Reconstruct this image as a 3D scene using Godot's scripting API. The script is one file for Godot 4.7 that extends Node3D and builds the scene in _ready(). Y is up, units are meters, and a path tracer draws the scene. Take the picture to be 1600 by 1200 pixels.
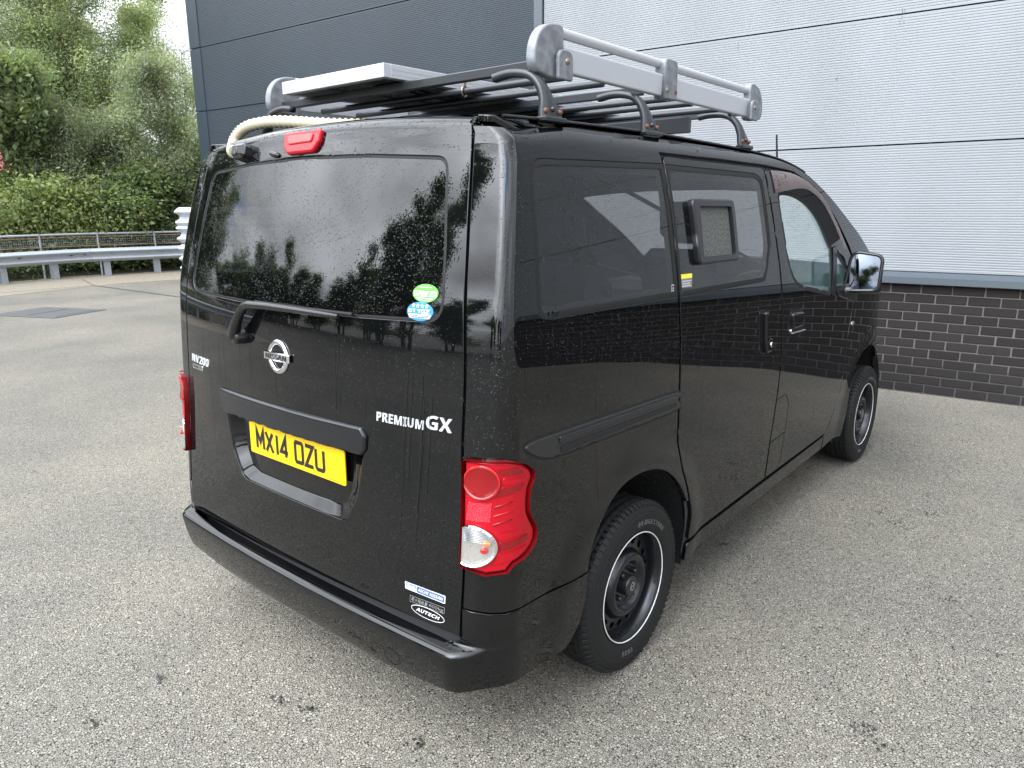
extends Node3D
# A wet black van parked nose-in to a ribbed metal warehouse wall. x right, y up, z towards the rear of the van.

var rng := RandomNumberGenerator.new()
var M := {}          # materials
var van: Node3D
var plane := Transform3D.IDENTITY

# ---------------------------------------------------------------- mesh builder
class MB extends RefCounted:
	var v := PackedVector3Array()
	var n := PackedVector3Array()
	var uv := PackedVector2Array()
	var ix := PackedInt32Array()
	func add(p: Vector3, nn: Vector3, t := Vector2.ZERO) -> int:
		v.append(p); n.append(nn); uv.append(t)
		return v.size() - 1
	func tri(a: int, b: int, c: int) -> void:
		var g := (v[b] - v[a]).cross(v[c] - v[a])
		if g.dot(n[a] + n[b] + n[c]) > 0.0:
			ix.append(a); ix.append(c); ix.append(b)
		else:
			ix.append(a); ix.append(b); ix.append(c)
	func quad(a: int, b: int, c: int, d: int) -> void:
		tri(a, b, c); tri(a, c, d)
	func flat(a: Vector3, b: Vector3, c: Vector3, d: Vector3, out: Vector3) -> void:
		var g := (b - a).cross(c - a).normalized()
		if g.dot(out) < 0.0: g = -g
		quad(add(a, g, Vector2(0, 0)), add(b, g, Vector2(1, 0)), add(c, g, Vector2(1, 1)), add(d, g, Vector2(0, 1)))
	func mesh() -> ArrayMesh:
		var m := ArrayMesh.new()
		if ix.is_empty(): return m
		var a := []
		a.resize(Mesh.ARRAY_MAX)
		a[Mesh.ARRAY_VERTEX] = v; a[Mesh.ARRAY_NORMAL] = n; a[Mesh.ARRAY_TEX_UV] = uv; a[Mesh.ARRAY_INDEX] = ix
		m.add_surface_from_arrays(Mesh.PRIMITIVE_TRIANGLES, a)
		return m

func put(called: String, mb, mat: Material, parent: Node) -> MeshInstance3D:
	var o := MeshInstance3D.new()
	o.name = called
	o.mesh = mb.mesh() if mb is MB else mb
	o.material_override = mat
	parent.add_child(o, true)
	return o

func thing(called: String, label: String, category: String, at := Vector3.ZERO, turn := 0.0, group := "") -> Node3D:
	var o := Node3D.new()
	o.name = called
	add_child(o, true)
	o.position = at
	o.rotation.y = turn
	o.set_meta("label", label)
	o.set_meta("category", category)
	if group: o.set_meta("group", group)
	return o

func struct(o: Node3D, label := "") -> Node3D:
	o.set_meta("kind", "structure")
	if label: o.set_meta("label", label)
	return o

func stuff(o: Node3D) -> Node3D:
	o.set_meta("kind", "stuff")
	return o

func lin(r: float, g: float, b: float) -> Color:
	return Color(r, g, b).linear_to_srgb()

func mat(c: Color, rough := 0.5, metal := 0.0, spec := 0.5) -> StandardMaterial3D:
	var m := StandardMaterial3D.new()
	m.albedo_color = c
	m.roughness = rough
	m.metallic = metal
	m.metallic_specular = spec
	return m

func glass(alpha: float, c := Color(0.01, 0.012, 0.012), spec := 0.62) -> StandardMaterial3D:
	var m := mat(Color(c.r, c.g, c.b, alpha), 0.0, 0.0, spec)
	m.transparency = BaseMaterial3D.TRANSPARENCY_ALPHA
	m.cull_mode = BaseMaterial3D.CULL_DISABLED
	return m

# ---------------------------------------------------------------- curves
func cub(t: Array, x: float) -> float:
	var n := t.size()
	if x <= t[0].x: return t[0].y
	if x >= t[n - 1].x: return t[n - 1].y
	var i := 0
	while t[i + 1].x < x: i += 1
	var p: Vector2 = t[i]
	var q: Vector2 = t[i + 1]
	var h := q.x - p.x
	var u := (x - p.x) / h
	var d := (q.y - p.y) / h
	var m0 := d
	var m1 := d
	if i > 0:
		var e: float = (p.y - t[i - 1].y) / (p.x - t[i - 1].x)
		m0 = 0.0 if e * d <= 0.0 else 2.0 * e * d / (e + d)
	if i < n - 2:
		var e2: float = (t[i + 2].y - q.y) / (t[i + 2].x - q.x)
		m1 = 0.0 if e2 * d <= 0.0 else 2.0 * e2 * d / (e2 + d)
	return (2 * u * u * u - 3 * u * u + 1) * p.y + (u * u * u - 2 * u * u + u) * m0 * h + (-2 * u * u * u + 3 * u * u) * q.y + (u * u * u - u * u) * m1 * h

func pts(a: Array) -> Array:
	var o := []
	for i in range(0, a.size(), 2): o.append(Vector2(a[i], a[i + 1]))
	return o

var SEC := pts([.15,.04, .25,.022, .4,.008, .65,.001, .9,.0, 1.1,.003, 1.25,.011, 1.45,.032, 1.65,.064, 1.72,.088, 1.775,.145, 1.80,.2])
var PLAN := pts([-3.56,.55, -3.45,.30, -3.3,.17, -3.1,.08, -2.9,.034, -2.6,.011, -2.2,.003, -1.5,.0, .6,.0])
var REAR := pts([.15,.72, .3,.745, .45,.757, .7,.757, .9,.755, 1.1,.747, 1.25,.735, 1.45,.690, 1.68,.625, 1.74,.607, 1.78,.597, 1.80,.583, 1.83,.556, 1.86,.527, 1.9,.487])
var RY := pts([1.6,1.6, 1.74,1.74, 1.78,1.772, 1.80,1.785, 1.83,1.797, 1.86,1.803, 1.9,1.806])
var KD := pts([.3,.35, .43,.4, .6,.65, .91,1., 1.2,1.1, 1.7,1.])
var RAD := pts([.2,.14, .5,.12, .8,.09, 1.1,.06, 1.4,.04, 1.75,.035])
var YG := pts([-3.56,.70, -3.5,.82, -3.3,.95, -3.1,1.02, -2.9,1.09, -2.8,1.14, -2.6,1.26, -2.35,1.385, -2.05,1.51, -1.77,1.62, -1.45,1.713, -1.2,1.75, -.9,1.768, -.2,1.78, .3,1.775, .55,1.768])
var CROWN := pts([-3.5,.02, -3.1,.05, -2.9,.045, -2.4,.035, -1.6,.05, -.8,.052, .2,.036, .52,.031])
var LEDGE := pts([.1,-.06, .18,-.02, .2,.006, .24,.036, .32,.047, .374,.050, .385,.048, .392,.041, .3975,.026, .401,.008, .406,.0, .45,.0])

var rowcache := {}
func row(v: float) -> Array:
	if rowcache.has(v): return rowcache[v]
	var y := v if v <= 1.7 else cub(RY, v)
	var w := .845 - cub(SEC, minf(y, 1.775))
	var r := cub(RAD, y)
	var k := cub(KD, y) * .115
	var xj := w - r
	var al := 0.0
	for i in 4:
		al = atan(2.0 * k * xj)
		xj = w - r * (1.0 - sin(al))
	var zr := cub(REAR, v)
	var zj := zr - k * xj * xj
	var o := [y, w, r, k, xj, al, zr, zj, zj - r * cos(al)]
	rowcache[v] = o
	return o

func flare(y: float, z: float) -> float:
	var f := 0.0
	for zc in [0.0, -2.725]:
		var d := Vector2(z - zc, (y - .30)).length()
		if y > .2: f += .014 * smoothstep(.53, .41, d)
	return f

func side_x(y: float, z: float) -> float:
	return .845 - cub(SEC, minf(y, 1.775)) - cub(PLAN, z)

func body(s: float, v: float) -> Vector3:
	var a := absf(s)
	var c := row(v)
	var y: float = c[0]
	var p: Vector3
	if a < .75:
		var x: float = c[4] * a / .75
		p = Vector3(x, y, c[6] - c[3] * x * x)
	elif a < .9:
		var th: float = lerpf(c[5], PI / 2, (a - .75) / .15)
		var cx: float = c[4] - c[2] * sin(c[5])
		var cz: float = c[7] - c[2] * cos(c[5])
		p = Vector3(cx + c[2] * sin(th), y, cz + c[2] * cos(th))
	else:
		var z: float = c[8] - (a - .9)
		p = Vector3(c[1] - cub(PLAN, z) + flare(y, z), y, z)
	if v > 1.66: p.y -= .03 * pow(p.x / .7, 2.4) * smoothstep(1.66, 1.86, v) * smoothstep(.2, .5, p.z)
	if s < 0: p.x = -p.x
	return p

func sx(x: float, v: float) -> float:      # rear coordinate to s
	return .75 * x / float(row(v)[4])
func sz(z: float, v: float) -> float:      # side coordinate to s
	return .9 + float(row(v)[8]) - z

func ledge_w(s: float) -> float:
	return lerpf(1.0, .06, smoothstep(.752, .825, absf(s))) * (1.0 - smoothstep(.90, 1.10, absf(s)))

func pt(k: int, a: float, b: float) -> Vector3:
	if k == 0: return body(a, b)
	if k == 1:
		var yg := cub(YG, b)
		var xg := side_x(yg, b)
		return Vector3(a * xg, yg + .003 + cub(CROWN, b) * (1.0 - pow(absf(a), 2.4)), b)
	if k == 3:
		var e := .002
		var p := body(a, b)
		var g := (body(a + e, b) - body(a - e, b))
		var out := Vector3(0, 1, 0).cross(g).normalized()
		if out.dot(Vector3(p.x, 0, p.z)) < 0: out = -out
		return p + out * cub(LEDGE, b) * ledge_w(a)
	return plane * Vector3(a, b, 0)

func nrm(k: int, a: float, b: float) -> Vector3:
	if k == 2: return plane.basis.z
	var e := .0015
	var da := pt(k, a + e, b) - pt(k, a - e, b)
	var db := pt(k, a, b + e) - pt(k, a, b - e)
	var n := da.cross(db).normalized()
	var p := pt(k, a, b)
	var out := Vector3(0, 1, 0) if k == 1 else Vector3(p.x, 0, p.z + 1.2 if p.z < 0 else p.z)
	return n if n.dot(out) > 0 else -n

func frame(k: int, a: float, b: float, off := 0.0) -> Transform3D:
	var z := nrm(k, a, b)
	var y := (Vector3.UP - z * z.y).normalized()
	return Transform3D(Basis(y.cross(z), y, z), pt(k, a, b) + z * off)

# ---------------------------------------------------------------- polygons
func dense(poly: PackedVector2Array, step: float, closed := true) -> PackedVector2Array:
	var o := PackedVector2Array()
	var n := poly.size()
	for i in (n if closed else n - 1):
		var a := poly[i]
		var b := poly[(i + 1) % n]
		var m := maxi(1, int(ceil(a.distance_to(b) / step)))
		for j in m: o.append(a.lerp(b, float(j) / m))
	if not closed: o.append(poly[n - 1])
	return o

func rounded(c: Array, step := 6) -> PackedVector2Array:   # [x, y, radius] triples
	var o := PackedVector2Array()
	var n := c.size() / 3
	for i in n:
		var p := Vector2(c[i * 3], c[i * 3 + 1])
		var r: float = c[i * 3 + 2]
		var a := Vector2(c[((i + n - 1) % n) * 3], c[((i + n - 1) % n) * 3 + 1])
		var b := Vector2(c[((i + 1) % n) * 3], c[((i + 1) % n) * 3 + 1])
		if r <= 0.0:
			o.append(p)
			continue
		var u := (a - p).normalized()
		var w := (b - p).normalized()
		var half := acos(clampf(u.dot(w), -1, 1)) / 2
		var d := minf(r / tan(half), minf(a.distance_to(p), b.distance_to(p)) * .49)
		for j in step + 1:
			var t := float(j) / step
			o.append((p + u * d).lerp(p, t).lerp(p.lerp(p + w * d, t), t))
	return o

func smooth(c: Array, closed := true, sub := 5) -> PackedVector2Array:   # Catmull-Rom through x, y pairs
	var p := pts(c)
	var n := p.size()
	var o := PackedVector2Array()
	for i in (n if closed else n - 1):
		var a: Vector2 = p[(i + n - 1) % n] if closed or i > 0 else p[0]
		var b: Vector2 = p[i]
		var cc: Vector2 = p[(i + 1) % n]
		var d: Vector2 = p[(i + 2) % n] if closed or i + 2 < n else p[n - 1]
		for j in sub: o.append(b.cubic_interpolate(cc, a, d, float(j) / sub))
	if not closed: o.append(p[n - 1])
	return o

func ellipse(cx: float, cy: float, rx: float, ry: float, n := 28) -> PackedVector2Array:
	var o := PackedVector2Array()
	for i in n: o.append(Vector2(cx + rx * cos(TAU * i / n), cy + ry * sin(TAU * i / n)))
	return o

func on_side(poly: PackedVector2Array, step := .03) -> PackedVector2Array:  # (z, y) -> (s, v)
	var o := PackedVector2Array()
	for q in dense(poly, step): o.append(Vector2(sz(q.x, q.y), q.y))
	return o

func on_rear(poly: PackedVector2Array, step := .03) -> PackedVector2Array:
	var o := PackedVector2Array()
	for q in dense(poly, step): o.append(Vector2(sx(q.x, q.y), q.y))
	return o

func flip(poly: PackedVector2Array) -> PackedVector2Array:
	var o := PackedVector2Array()
	for q in poly: o.append(Vector2(-q.x, q.y))
	return o

func inset(poly: PackedVector2Array, d: float) -> PackedVector2Array:
	if d == 0.0: return poly
	var r := Geometry2D.offset_polygon(poly, -d, Geometry2D.JOIN_MITER)
	var best := poly
	var big := 0.0
	for q in r:
		var b := box2(q).get_area()
		if b > big:
			big = b; best = q
	return best

func box2(poly: PackedVector2Array) -> Rect2:
	var r := Rect2(poly[0], Vector2.ZERO)
	for q in poly: r = r.expand(q)
	return r

func ccw(poly: PackedVector2Array) -> PackedVector2Array:
	var p := poly.duplicate()
	if Geometry2D.is_polygon_clockwise(p): p.reverse()
	return p

func lines(k: int, lo: float, hi: float, step: float, first: bool) -> PackedFloat64Array:
	var o := PackedFloat64Array([lo])
	var x := lo
	while x < hi - 1e-6:
		var d := step
		if first and (k == 0 or k == 3):
			var a := absf(x + d * .5)
			if a > .62 and a < .93: d = minf(step, .015)
		if not first and k == 3 and x > .365 and x < .415: d = .004
		if not first and k == 0 and x > 1.66: d = minf(step, .012)
		x = minf(x + d, hi)
		o.append(x)
	return o

# a sheet of surface k inside poly, less holes, lifted by off
func sheet(mb: MB, k: int, poly_: PackedVector2Array, holes: Array, step: float, off := 0.0) -> void:
	var poly := ccw(poly_)
	var r := box2(poly)
	var us := lines(k, r.position.x, r.end.x, step, true)
	var vs := lines(k, r.position.y, r.end.y, step, false)
	var loops := [poly]
	for h in holes: loops.append(ccw(h))
	var near := {}
	for lp in loops:
		var m: int = lp.size()
		for i in m:
			var a: Vector2 = lp[i]
			var b: Vector2 = lp[(i + 1) % m]
			var iu0 := clampi(us.bsearch(minf(a.x, b.x) - 1e-7) - 1, 0, us.size() - 2)
			var iu1 := clampi(us.bsearch(maxf(a.x, b.x) + 1e-7), 0, us.size() - 2)
			var iv0 := clampi(vs.bsearch(minf(a.y, b.y) - 1e-7) - 1, 0, vs.size() - 2)
			var iv1 := clampi(vs.bsearch(maxf(a.y, b.y) + 1e-7), 0, vs.size() - 2)
			for iu in range(iu0, iu1 + 1):
				for iv in range(iv0, iv1 + 1): near[Vector2i(iu, iv)] = true
	var seen := {}
	for iu in us.size() - 1:
		for iv in vs.size() - 1:
			var cell := PackedVector2Array([Vector2(us[iu], vs[iv]), Vector2(us[iu + 1], vs[iv]), Vector2(us[iu + 1], vs[iv + 1]), Vector2(us[iu], vs[iv + 1])])
			var found := [cell]
			if near.has(Vector2i(iu, iv)):
				found = Geometry2D.intersect_polygons(cell, poly)
				for h in range(1, loops.size()):
					var rest := []
					for f in found: rest.append_array(Geometry2D.clip_polygons(f, loops[h]))
					found = rest
			else:
				var mid := (cell[0] + cell[2]) * .5
				if not Geometry2D.is_point_in_polygon(mid, poly): continue
				var inside := false
				for h in range(1, loops.size()):
					if Geometry2D.is_point_in_polygon(mid, loops[h]): inside = true
				if inside: continue
			for f in found:
				if f.size() < 3: continue
				var t := PackedInt32Array([0, 1, 2, 0, 2, 3]) if f.size() == 4 and not near.has(Vector2i(iu, iv)) else Geometry2D.triangulate_polygon(f)
				var id := []
				for q in f:
					var key := Vector2(snappedf(q.x, 1e-5), snappedf(q.y, 1e-5))
					if not seen.has(key):
						var nn := nrm(k, q.x, q.y)
						seen[key] = mb.add(pt(k, q.x, q.y) + nn * off, nn, q)
					id.append(seen[key])
				for i in range(0, t.size(), 3): mb.tri(id[t[i]], id[t[i + 1]], id[t[i + 2]])

# rolled edge along a loop: profile of (outward, down) steps
func hem(mb: MB, k: int, loop_: PackedVector2Array, hole: bool, off := 0.0, prof := [Vector2(0, 0), Vector2(.0012, .0004), Vector2(.0022, .0016), Vector2(.0025, .004), Vector2(.0025, .016)]) -> void:
	var lp := ccw(loop_)
	var n := lp.size()
	var rows := []
	for i in n:
		var a := lp[(i + n - 1) % n]
		var q := lp[i]
		var b := lp[(i + 1) % n]
		var nn := nrm(k, q.x, q.y)
		var p := pt(k, q.x, q.y)
		var t := (pt(k, b.x, b.y) - p).normalized() + (p - pt(k, a.x, a.y)).normalized()
		t = t.normalized()
		var out := t.cross(nn)
		var c := q + (b - a).normalized().rotated(-PI / 2) * .001
		if (pt(k, c.x, c.y) - p).dot(out) < 0: out = -out
		if hole: out = -out
		var r := []
		for j in prof.size():
			var d: Vector2 = prof[j]
			var e: Vector2 = (prof[mini(j + 1, prof.size() - 1)] - prof[maxi(j - 1, 0)])
			var m := (out * e.y + nn * e.x).normalized()
			if j == 0: m = nn if prof.size() > 2 else m
			r.append(mb.add(p + out * d.x + nn * (off - d.y), m))
		rows.append(r)
	for i in n:
		for j in prof.size() - 1:
			mb.quad(rows[i][j], rows[i][j + 1], rows[(i + 1) % n][j + 1], rows[(i + 1) % n][j])

func panel(called: String, k: int, poly: PackedVector2Array, holes: Array, m: Material, parent: Node, step := .045, gap := .0025) -> MeshInstance3D:
	var mb := MB.new()
	var p := inset(ccw(poly), gap + .0025)
	sheet(mb, k, p, holes, step)
	hem(mb, k, p, false)
	for h in holes: hem(mb, k, h, true)
	return put(called, mb, m, parent)

# a raised piece: profile of (inset, height) from the foot up to the flat
func boss(called: String, k: int, poly: PackedVector2Array, h: float, bevel: float, m: Material, parent: Node, step := .03, foot := -.003, base := 0.0) -> MeshInstance3D:
	var mb := MB.new()
	boss_to(mb, k, poly, h, bevel, step, foot, base)
	return put(called, mb, m, parent)

func boss_to(mb: MB, k: int, poly: PackedVector2Array, h: float, bevel: float, step := .03, foot := -.003, base := 0.0) -> void:
	var p := inset(ccw(poly), bevel) if bevel > 0 else ccw(poly)
	sheet(mb, k, p, [], step, base + h)
	var b := maxf(bevel, 1e-4)
	hem(mb, k, p, false, base + h, [Vector2(0, 0), Vector2(b * .5, b * .134), Vector2(b * .866, b * .5), Vector2(b, b), Vector2(b, h - foot)])

# ---------------------------------------------------------------- solids
func tube(mb: MB, path: PackedVector3Array, rad, sides := 10, caps := true) -> void:
	var n := path.size()
	var rows := []
	var up := Vector3.UP
	for i in n:
		var t := (path[mini(i + 1, n - 1)] - path[maxi(i - 1, 0)]).normalized()
		if i == 0 and absf(t.dot(up)) > .9: up = Vector3.RIGHT
		var a := (up - t * t.dot(up)).normalized()
		up = a
		var b := t.cross(a)
		var r: float = rad[i] if rad is Array or rad is PackedFloat64Array else rad
		var rr := []
		for j in sides + 1:
			var ang := TAU * j / sides
			var d := a * cos(ang) + b * sin(ang)
			rr.append(mb.add(path[i] + d * r, d, Vector2(float(j) / sides, i)))
		rows.append(rr)
	for i in n - 1:
		for j in sides: mb.quad(rows[i][j], rows[i][j + 1], rows[i + 1][j + 1], rows[i + 1][j])
	if caps:
		for e in [0, n - 1]:
			var t := (path[e] - path[1 if e == 0 else n - 2]).normalized()
			var c := mb.add(path[e], t)
			var ring := []
			for j in sides: ring.append(mb.add(mb.v[rows[e][j]], t))
			for j in sides: mb.tri(c, ring[j], ring[(j + 1) % sides])

func bar(mb: MB, a: Vector3, b: Vector3, r: float, sides := 10) -> void:
	tube(mb, PackedVector3Array([a, b]), r, sides)

# bevelled box under a transform
func box(mb: MB, t: Transform3D, s: Vector3, bev := .003) -> void:
	var h := s * .5
	bev = minf(bev, minf(h.x, minf(h.y, h.z)) * .9)
	var ax := [Vector3.RIGHT, Vector3.UP, Vector3.BACK]
	for i in 3:
		for sg in [-1.0, 1.0]:
			var n: Vector3 = ax[i] * sg
			var u: Vector3 = ax[(i + 1) % 3]
			var w: Vector3 = ax[(i + 2) % 3]
			var hu := h[(i + 1) % 3] - bev
			var hw := h[(i + 2) % 3] - bev
			var c := n * h[i]
			mb.flat(t * (c - u * hu - w * hw), t * (c + u * hu - w * hw), t * (c + u * hu + w * hw), t * (c - u * hu + w * hw), t.basis * n)
	if bev <= 0: return
	for i in 3:
		var u: Vector3 = ax[(i + 1) % 3]
		var w: Vector3 = ax[(i + 2) % 3]
		var l := h[i] - bev
		for su in [-1.0, 1.0]:
			for sw in [-1.0, 1.0]:
				var e1: Vector3 = u * su * h[(i + 1) % 3] + w * sw * (h[(i + 2) % 3] - bev)
				var e2: Vector3 = u * su * (h[(i + 1) % 3] - bev) + w * sw * h[(i + 2) % 3]
				mb.flat(t * (e1 - ax[i] * l), t * (e1 + ax[i] * l), t * (e2 + ax[i] * l), t * (e2 - ax[i] * l), t.basis * (u * su + w * sw))
	for x in [-1.0, 1.0]:
		for y in [-1.0, 1.0]:
			for z in [-1.0, 1.0]:
				var g := Vector3(x, y, z)
				var nn := (t.basis * g).normalized()
				var a := mb.add(t * (Vector3(h.x, h.y - bev, h.z - bev) * g), nn)
				var b := mb.add(t * (Vector3(h.x - bev, h.y, h.z - bev) * g), nn)
				var c := mb.add(t * (Vector3(h.x - bev, h.y - bev, h.z) * g), nn)
				mb.tri(a, b, c)

func at(p: Vector3, b := Basis.IDENTITY) -> Transform3D:
	return Transform3D(b, p)

# extruded outline: poly in the plane of t, thickness along t's z, bevelled edges
func slab(mb: MB, t: Transform3D, poly: PackedVector2Array, thick: float, bev := .003) -> void:
	var was := plane
	for sg in [1.0, -1.0]:
		plane = Transform3D(Basis(t.basis.x * sg, t.basis.y, t.basis.z * sg), t.origin + t.basis.z * thick * .5 * sg)
		var p := poly if sg > 0 else flip(poly)
		var q := inset(ccw(p), bev)
		for i in 1:
			var tr := Geometry2D.triangulate_polygon(q)
			var id := []
			for v in q: id.append(mb.add(plane * Vector3(v.x, v.y, 0), plane.basis.z, v))
			for j in range(0, tr.size(), 3): mb.tri(id[tr[j]], id[tr[j + 1]], id[tr[j + 2]])
		hem(mb, 2, q, false, 0.0, [Vector2(0, 0), Vector2(bev * .5, bev * .134), Vector2(bev * .866, bev * .5), Vector2(bev, bev), Vector2(bev, thick * .5)])
	plane = was

# lathe round the local x axis of t; prof = (x, r)
func lathe(mb: MB, t: Transform3D, prof: PackedVector2Array, seg := 48, dent := {}) -> void:
	var rows := []
	var n := prof.size()
	for i in n:
		var d := prof[mini(i + 1, n - 1)] - prof[maxi(i - 1, 0)]
		var nn := Vector2(-d.y, d.x).normalized()   # outward in (x, r)
		var rr := []
		for j in seg + 1:
			var a := TAU * j / seg
			var r := prof[i].y
			if dent.has(i) and j % int(dent[i].x) < int(dent[i].z): r -= dent[i].y
			var dir := Vector3(0, cos(a), sin(a))
			rr.append(mb.add(t * (Vector3(prof[i].x, 0, 0) + dir * r), (t.basis * (Vector3(nn.x, 0, 0) + dir * nn.y)).normalized(), Vector2(float(j) / seg * 12.0, i)))
		rows.append(rr)
	for i in n - 1:
		for j in seg: mb.quad(rows[i][j], rows[i][j + 1], rows[i + 1][j + 1], rows[i + 1][j])

# lettering bent onto surface k
func text(called: String, s: String, k: int, u: float, v: float, height: float, width: float, depth: float, m: Material, parent: Node, bold := true, off := 0.0, lean := 0.0, mono := false) -> MeshInstance3D:
	var tm := TextMesh.new()
	var f := SystemFont.new()
	f.font_names = PackedStringArray(["Droid Sans Mono" if mono else "Droid Sans"])
	f.font_weight = 700 if bold else 400
	tm.font = f
	tm.font_size = 64
	tm.pixel_size = .01
	tm.depth = .1
	tm.curve_step = 3.0
	tm.text = s
	var a := tm.get_mesh_arrays()
	var vv: PackedVector3Array = a[Mesh.ARRAY_VERTEX]
	var nn: PackedVector3Array = a[Mesh.ARRAY_NORMAL]
	var ii: PackedInt32Array = a[Mesh.ARRAY_INDEX]
	var lo := Vector3(1e9, 1e9, 0)
	var hi := -lo
	for p in vv:
		lo = lo.min(p); hi = hi.max(p)
	var mb := MB.new()
	var sc := height / (hi.y - lo.y)
	var scx := width / (hi.x - lo.x) if width > 0 else sc
	for i in vv.size():
		var p := vv[i]
		var y := (p.y - (lo.y + hi.y) * .5) * sc
		var q := Vector2(u + (p.x - (lo.x + hi.x) * .5) * scx + y * lean, v + y)
		var fr := frame(k, q.x, q.y)
		mb.add(fr.origin + fr.basis.z * (off + (depth if p.z > 0 else -.0005)), fr.basis * nn[i])
	for i in range(0, ii.size(), 3): mb.tri(ii[i], ii[i + 1], ii[i + 2])
	return put(called, mb, m, parent)

# ribbon strokes (open polylines) laid on surface k
func strokes(called: String, k: int, org: Vector2, paths: Array, sc: Vector2, w: float, off: float, m: Material, parent: Node) -> MeshInstance3D:
	var mb := MB.new()
	var lift := off
	for path in paths:
		lift += .00015
		var p := PackedVector2Array()
		for q in pts(path): p.append(org + q * sc)
		p = dense(p, .02, false)
		var n := p.size()
		var closed: bool = p[0].distance_to(p[n - 1]) < 1e-6
		var pa := -1
		var pb := -1
		for i in n:
			var d0 := (p[i] - p[i - 1]).normalized() if i > 0 else ((p[n - 1] - p[n - 2]).normalized() if closed else (p[1] - p[0]).normalized())
			var d1 := (p[i + 1] - p[i]).normalized() if i < n - 1 else ((p[1] - p[0]).normalized() if closed else d0)
			var t := (d0 + d1).normalized()
			var nn := Vector2(-t.y, t.x)
			var ml := w * .5 / maxf(.35, nn.dot(Vector2(-d0.y, d0.x)))
			var qa := p[i] + nn * ml
			var qb := p[i] - nn * ml
			var fa := frame(k, qa.x, qa.y, lift)
			var fb := frame(k, qb.x, qb.y, lift)
			var ia := mb.add(fa.origin, fa.basis.z)
			var ib := mb.add(fb.origin, fb.basis.z)
			if i > 0: mb.quad(pa, pb, ib, ia)
			pa = ia; pb = ib
	return put(called, mb, m, parent)

# ---------------------------------------------------------------- textures
func noise(kind: int, freq: float, sd: int, oct := 1) -> FastNoiseLite:
	var n := FastNoiseLite.new()
	n.noise_type = kind
	n.frequency = freq
	n.seed = sd
	n.fractal_type = FastNoiseLite.FRACTAL_FBM if oct > 1 else FastNoiseLite.FRACTAL_NONE
	n.fractal_octaves = oct
	return n

func bytes_of(n: FastNoiseLite, w: int, h: int) -> PackedByteArray:
	var im := n.get_image(w, h)
	im.convert(Image.FORMAT_L8)
	return im.get_data()

func tex(w: int, h: int, fmt: int, d: PackedByteArray) -> ImageTexture:
	return ImageTexture.create_from_image(Image.create_from_data(w, h, false, fmt, d))

func noise_tex(n: FastNoiseLite, w: int, lo: Color, hi: Color, seamless := true) -> ImageTexture:
	var im := n.get_seamless_image(w, w) if seamless else n.get_image(w, w)
	im.convert(Image.FORMAT_L8)
	var s := im.get_data()
	var o := PackedByteArray()
	o.resize(w * w * 3)
	var lut := PackedByteArray()
	for i in 256:
		var c := lo.lerp(hi, i / 255.0)
		lut.append(c.r8); lut.append(c.g8); lut.append(c.b8)
	for i in w * w:
		var j := s[i] * 3
		o[i * 3] = lut[j]; o[i * 3 + 1] = lut[j + 1]; o[i * 3 + 2] = lut[j + 2]
	return tex(w, w, Image.FORMAT_RGB8, o)

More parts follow.
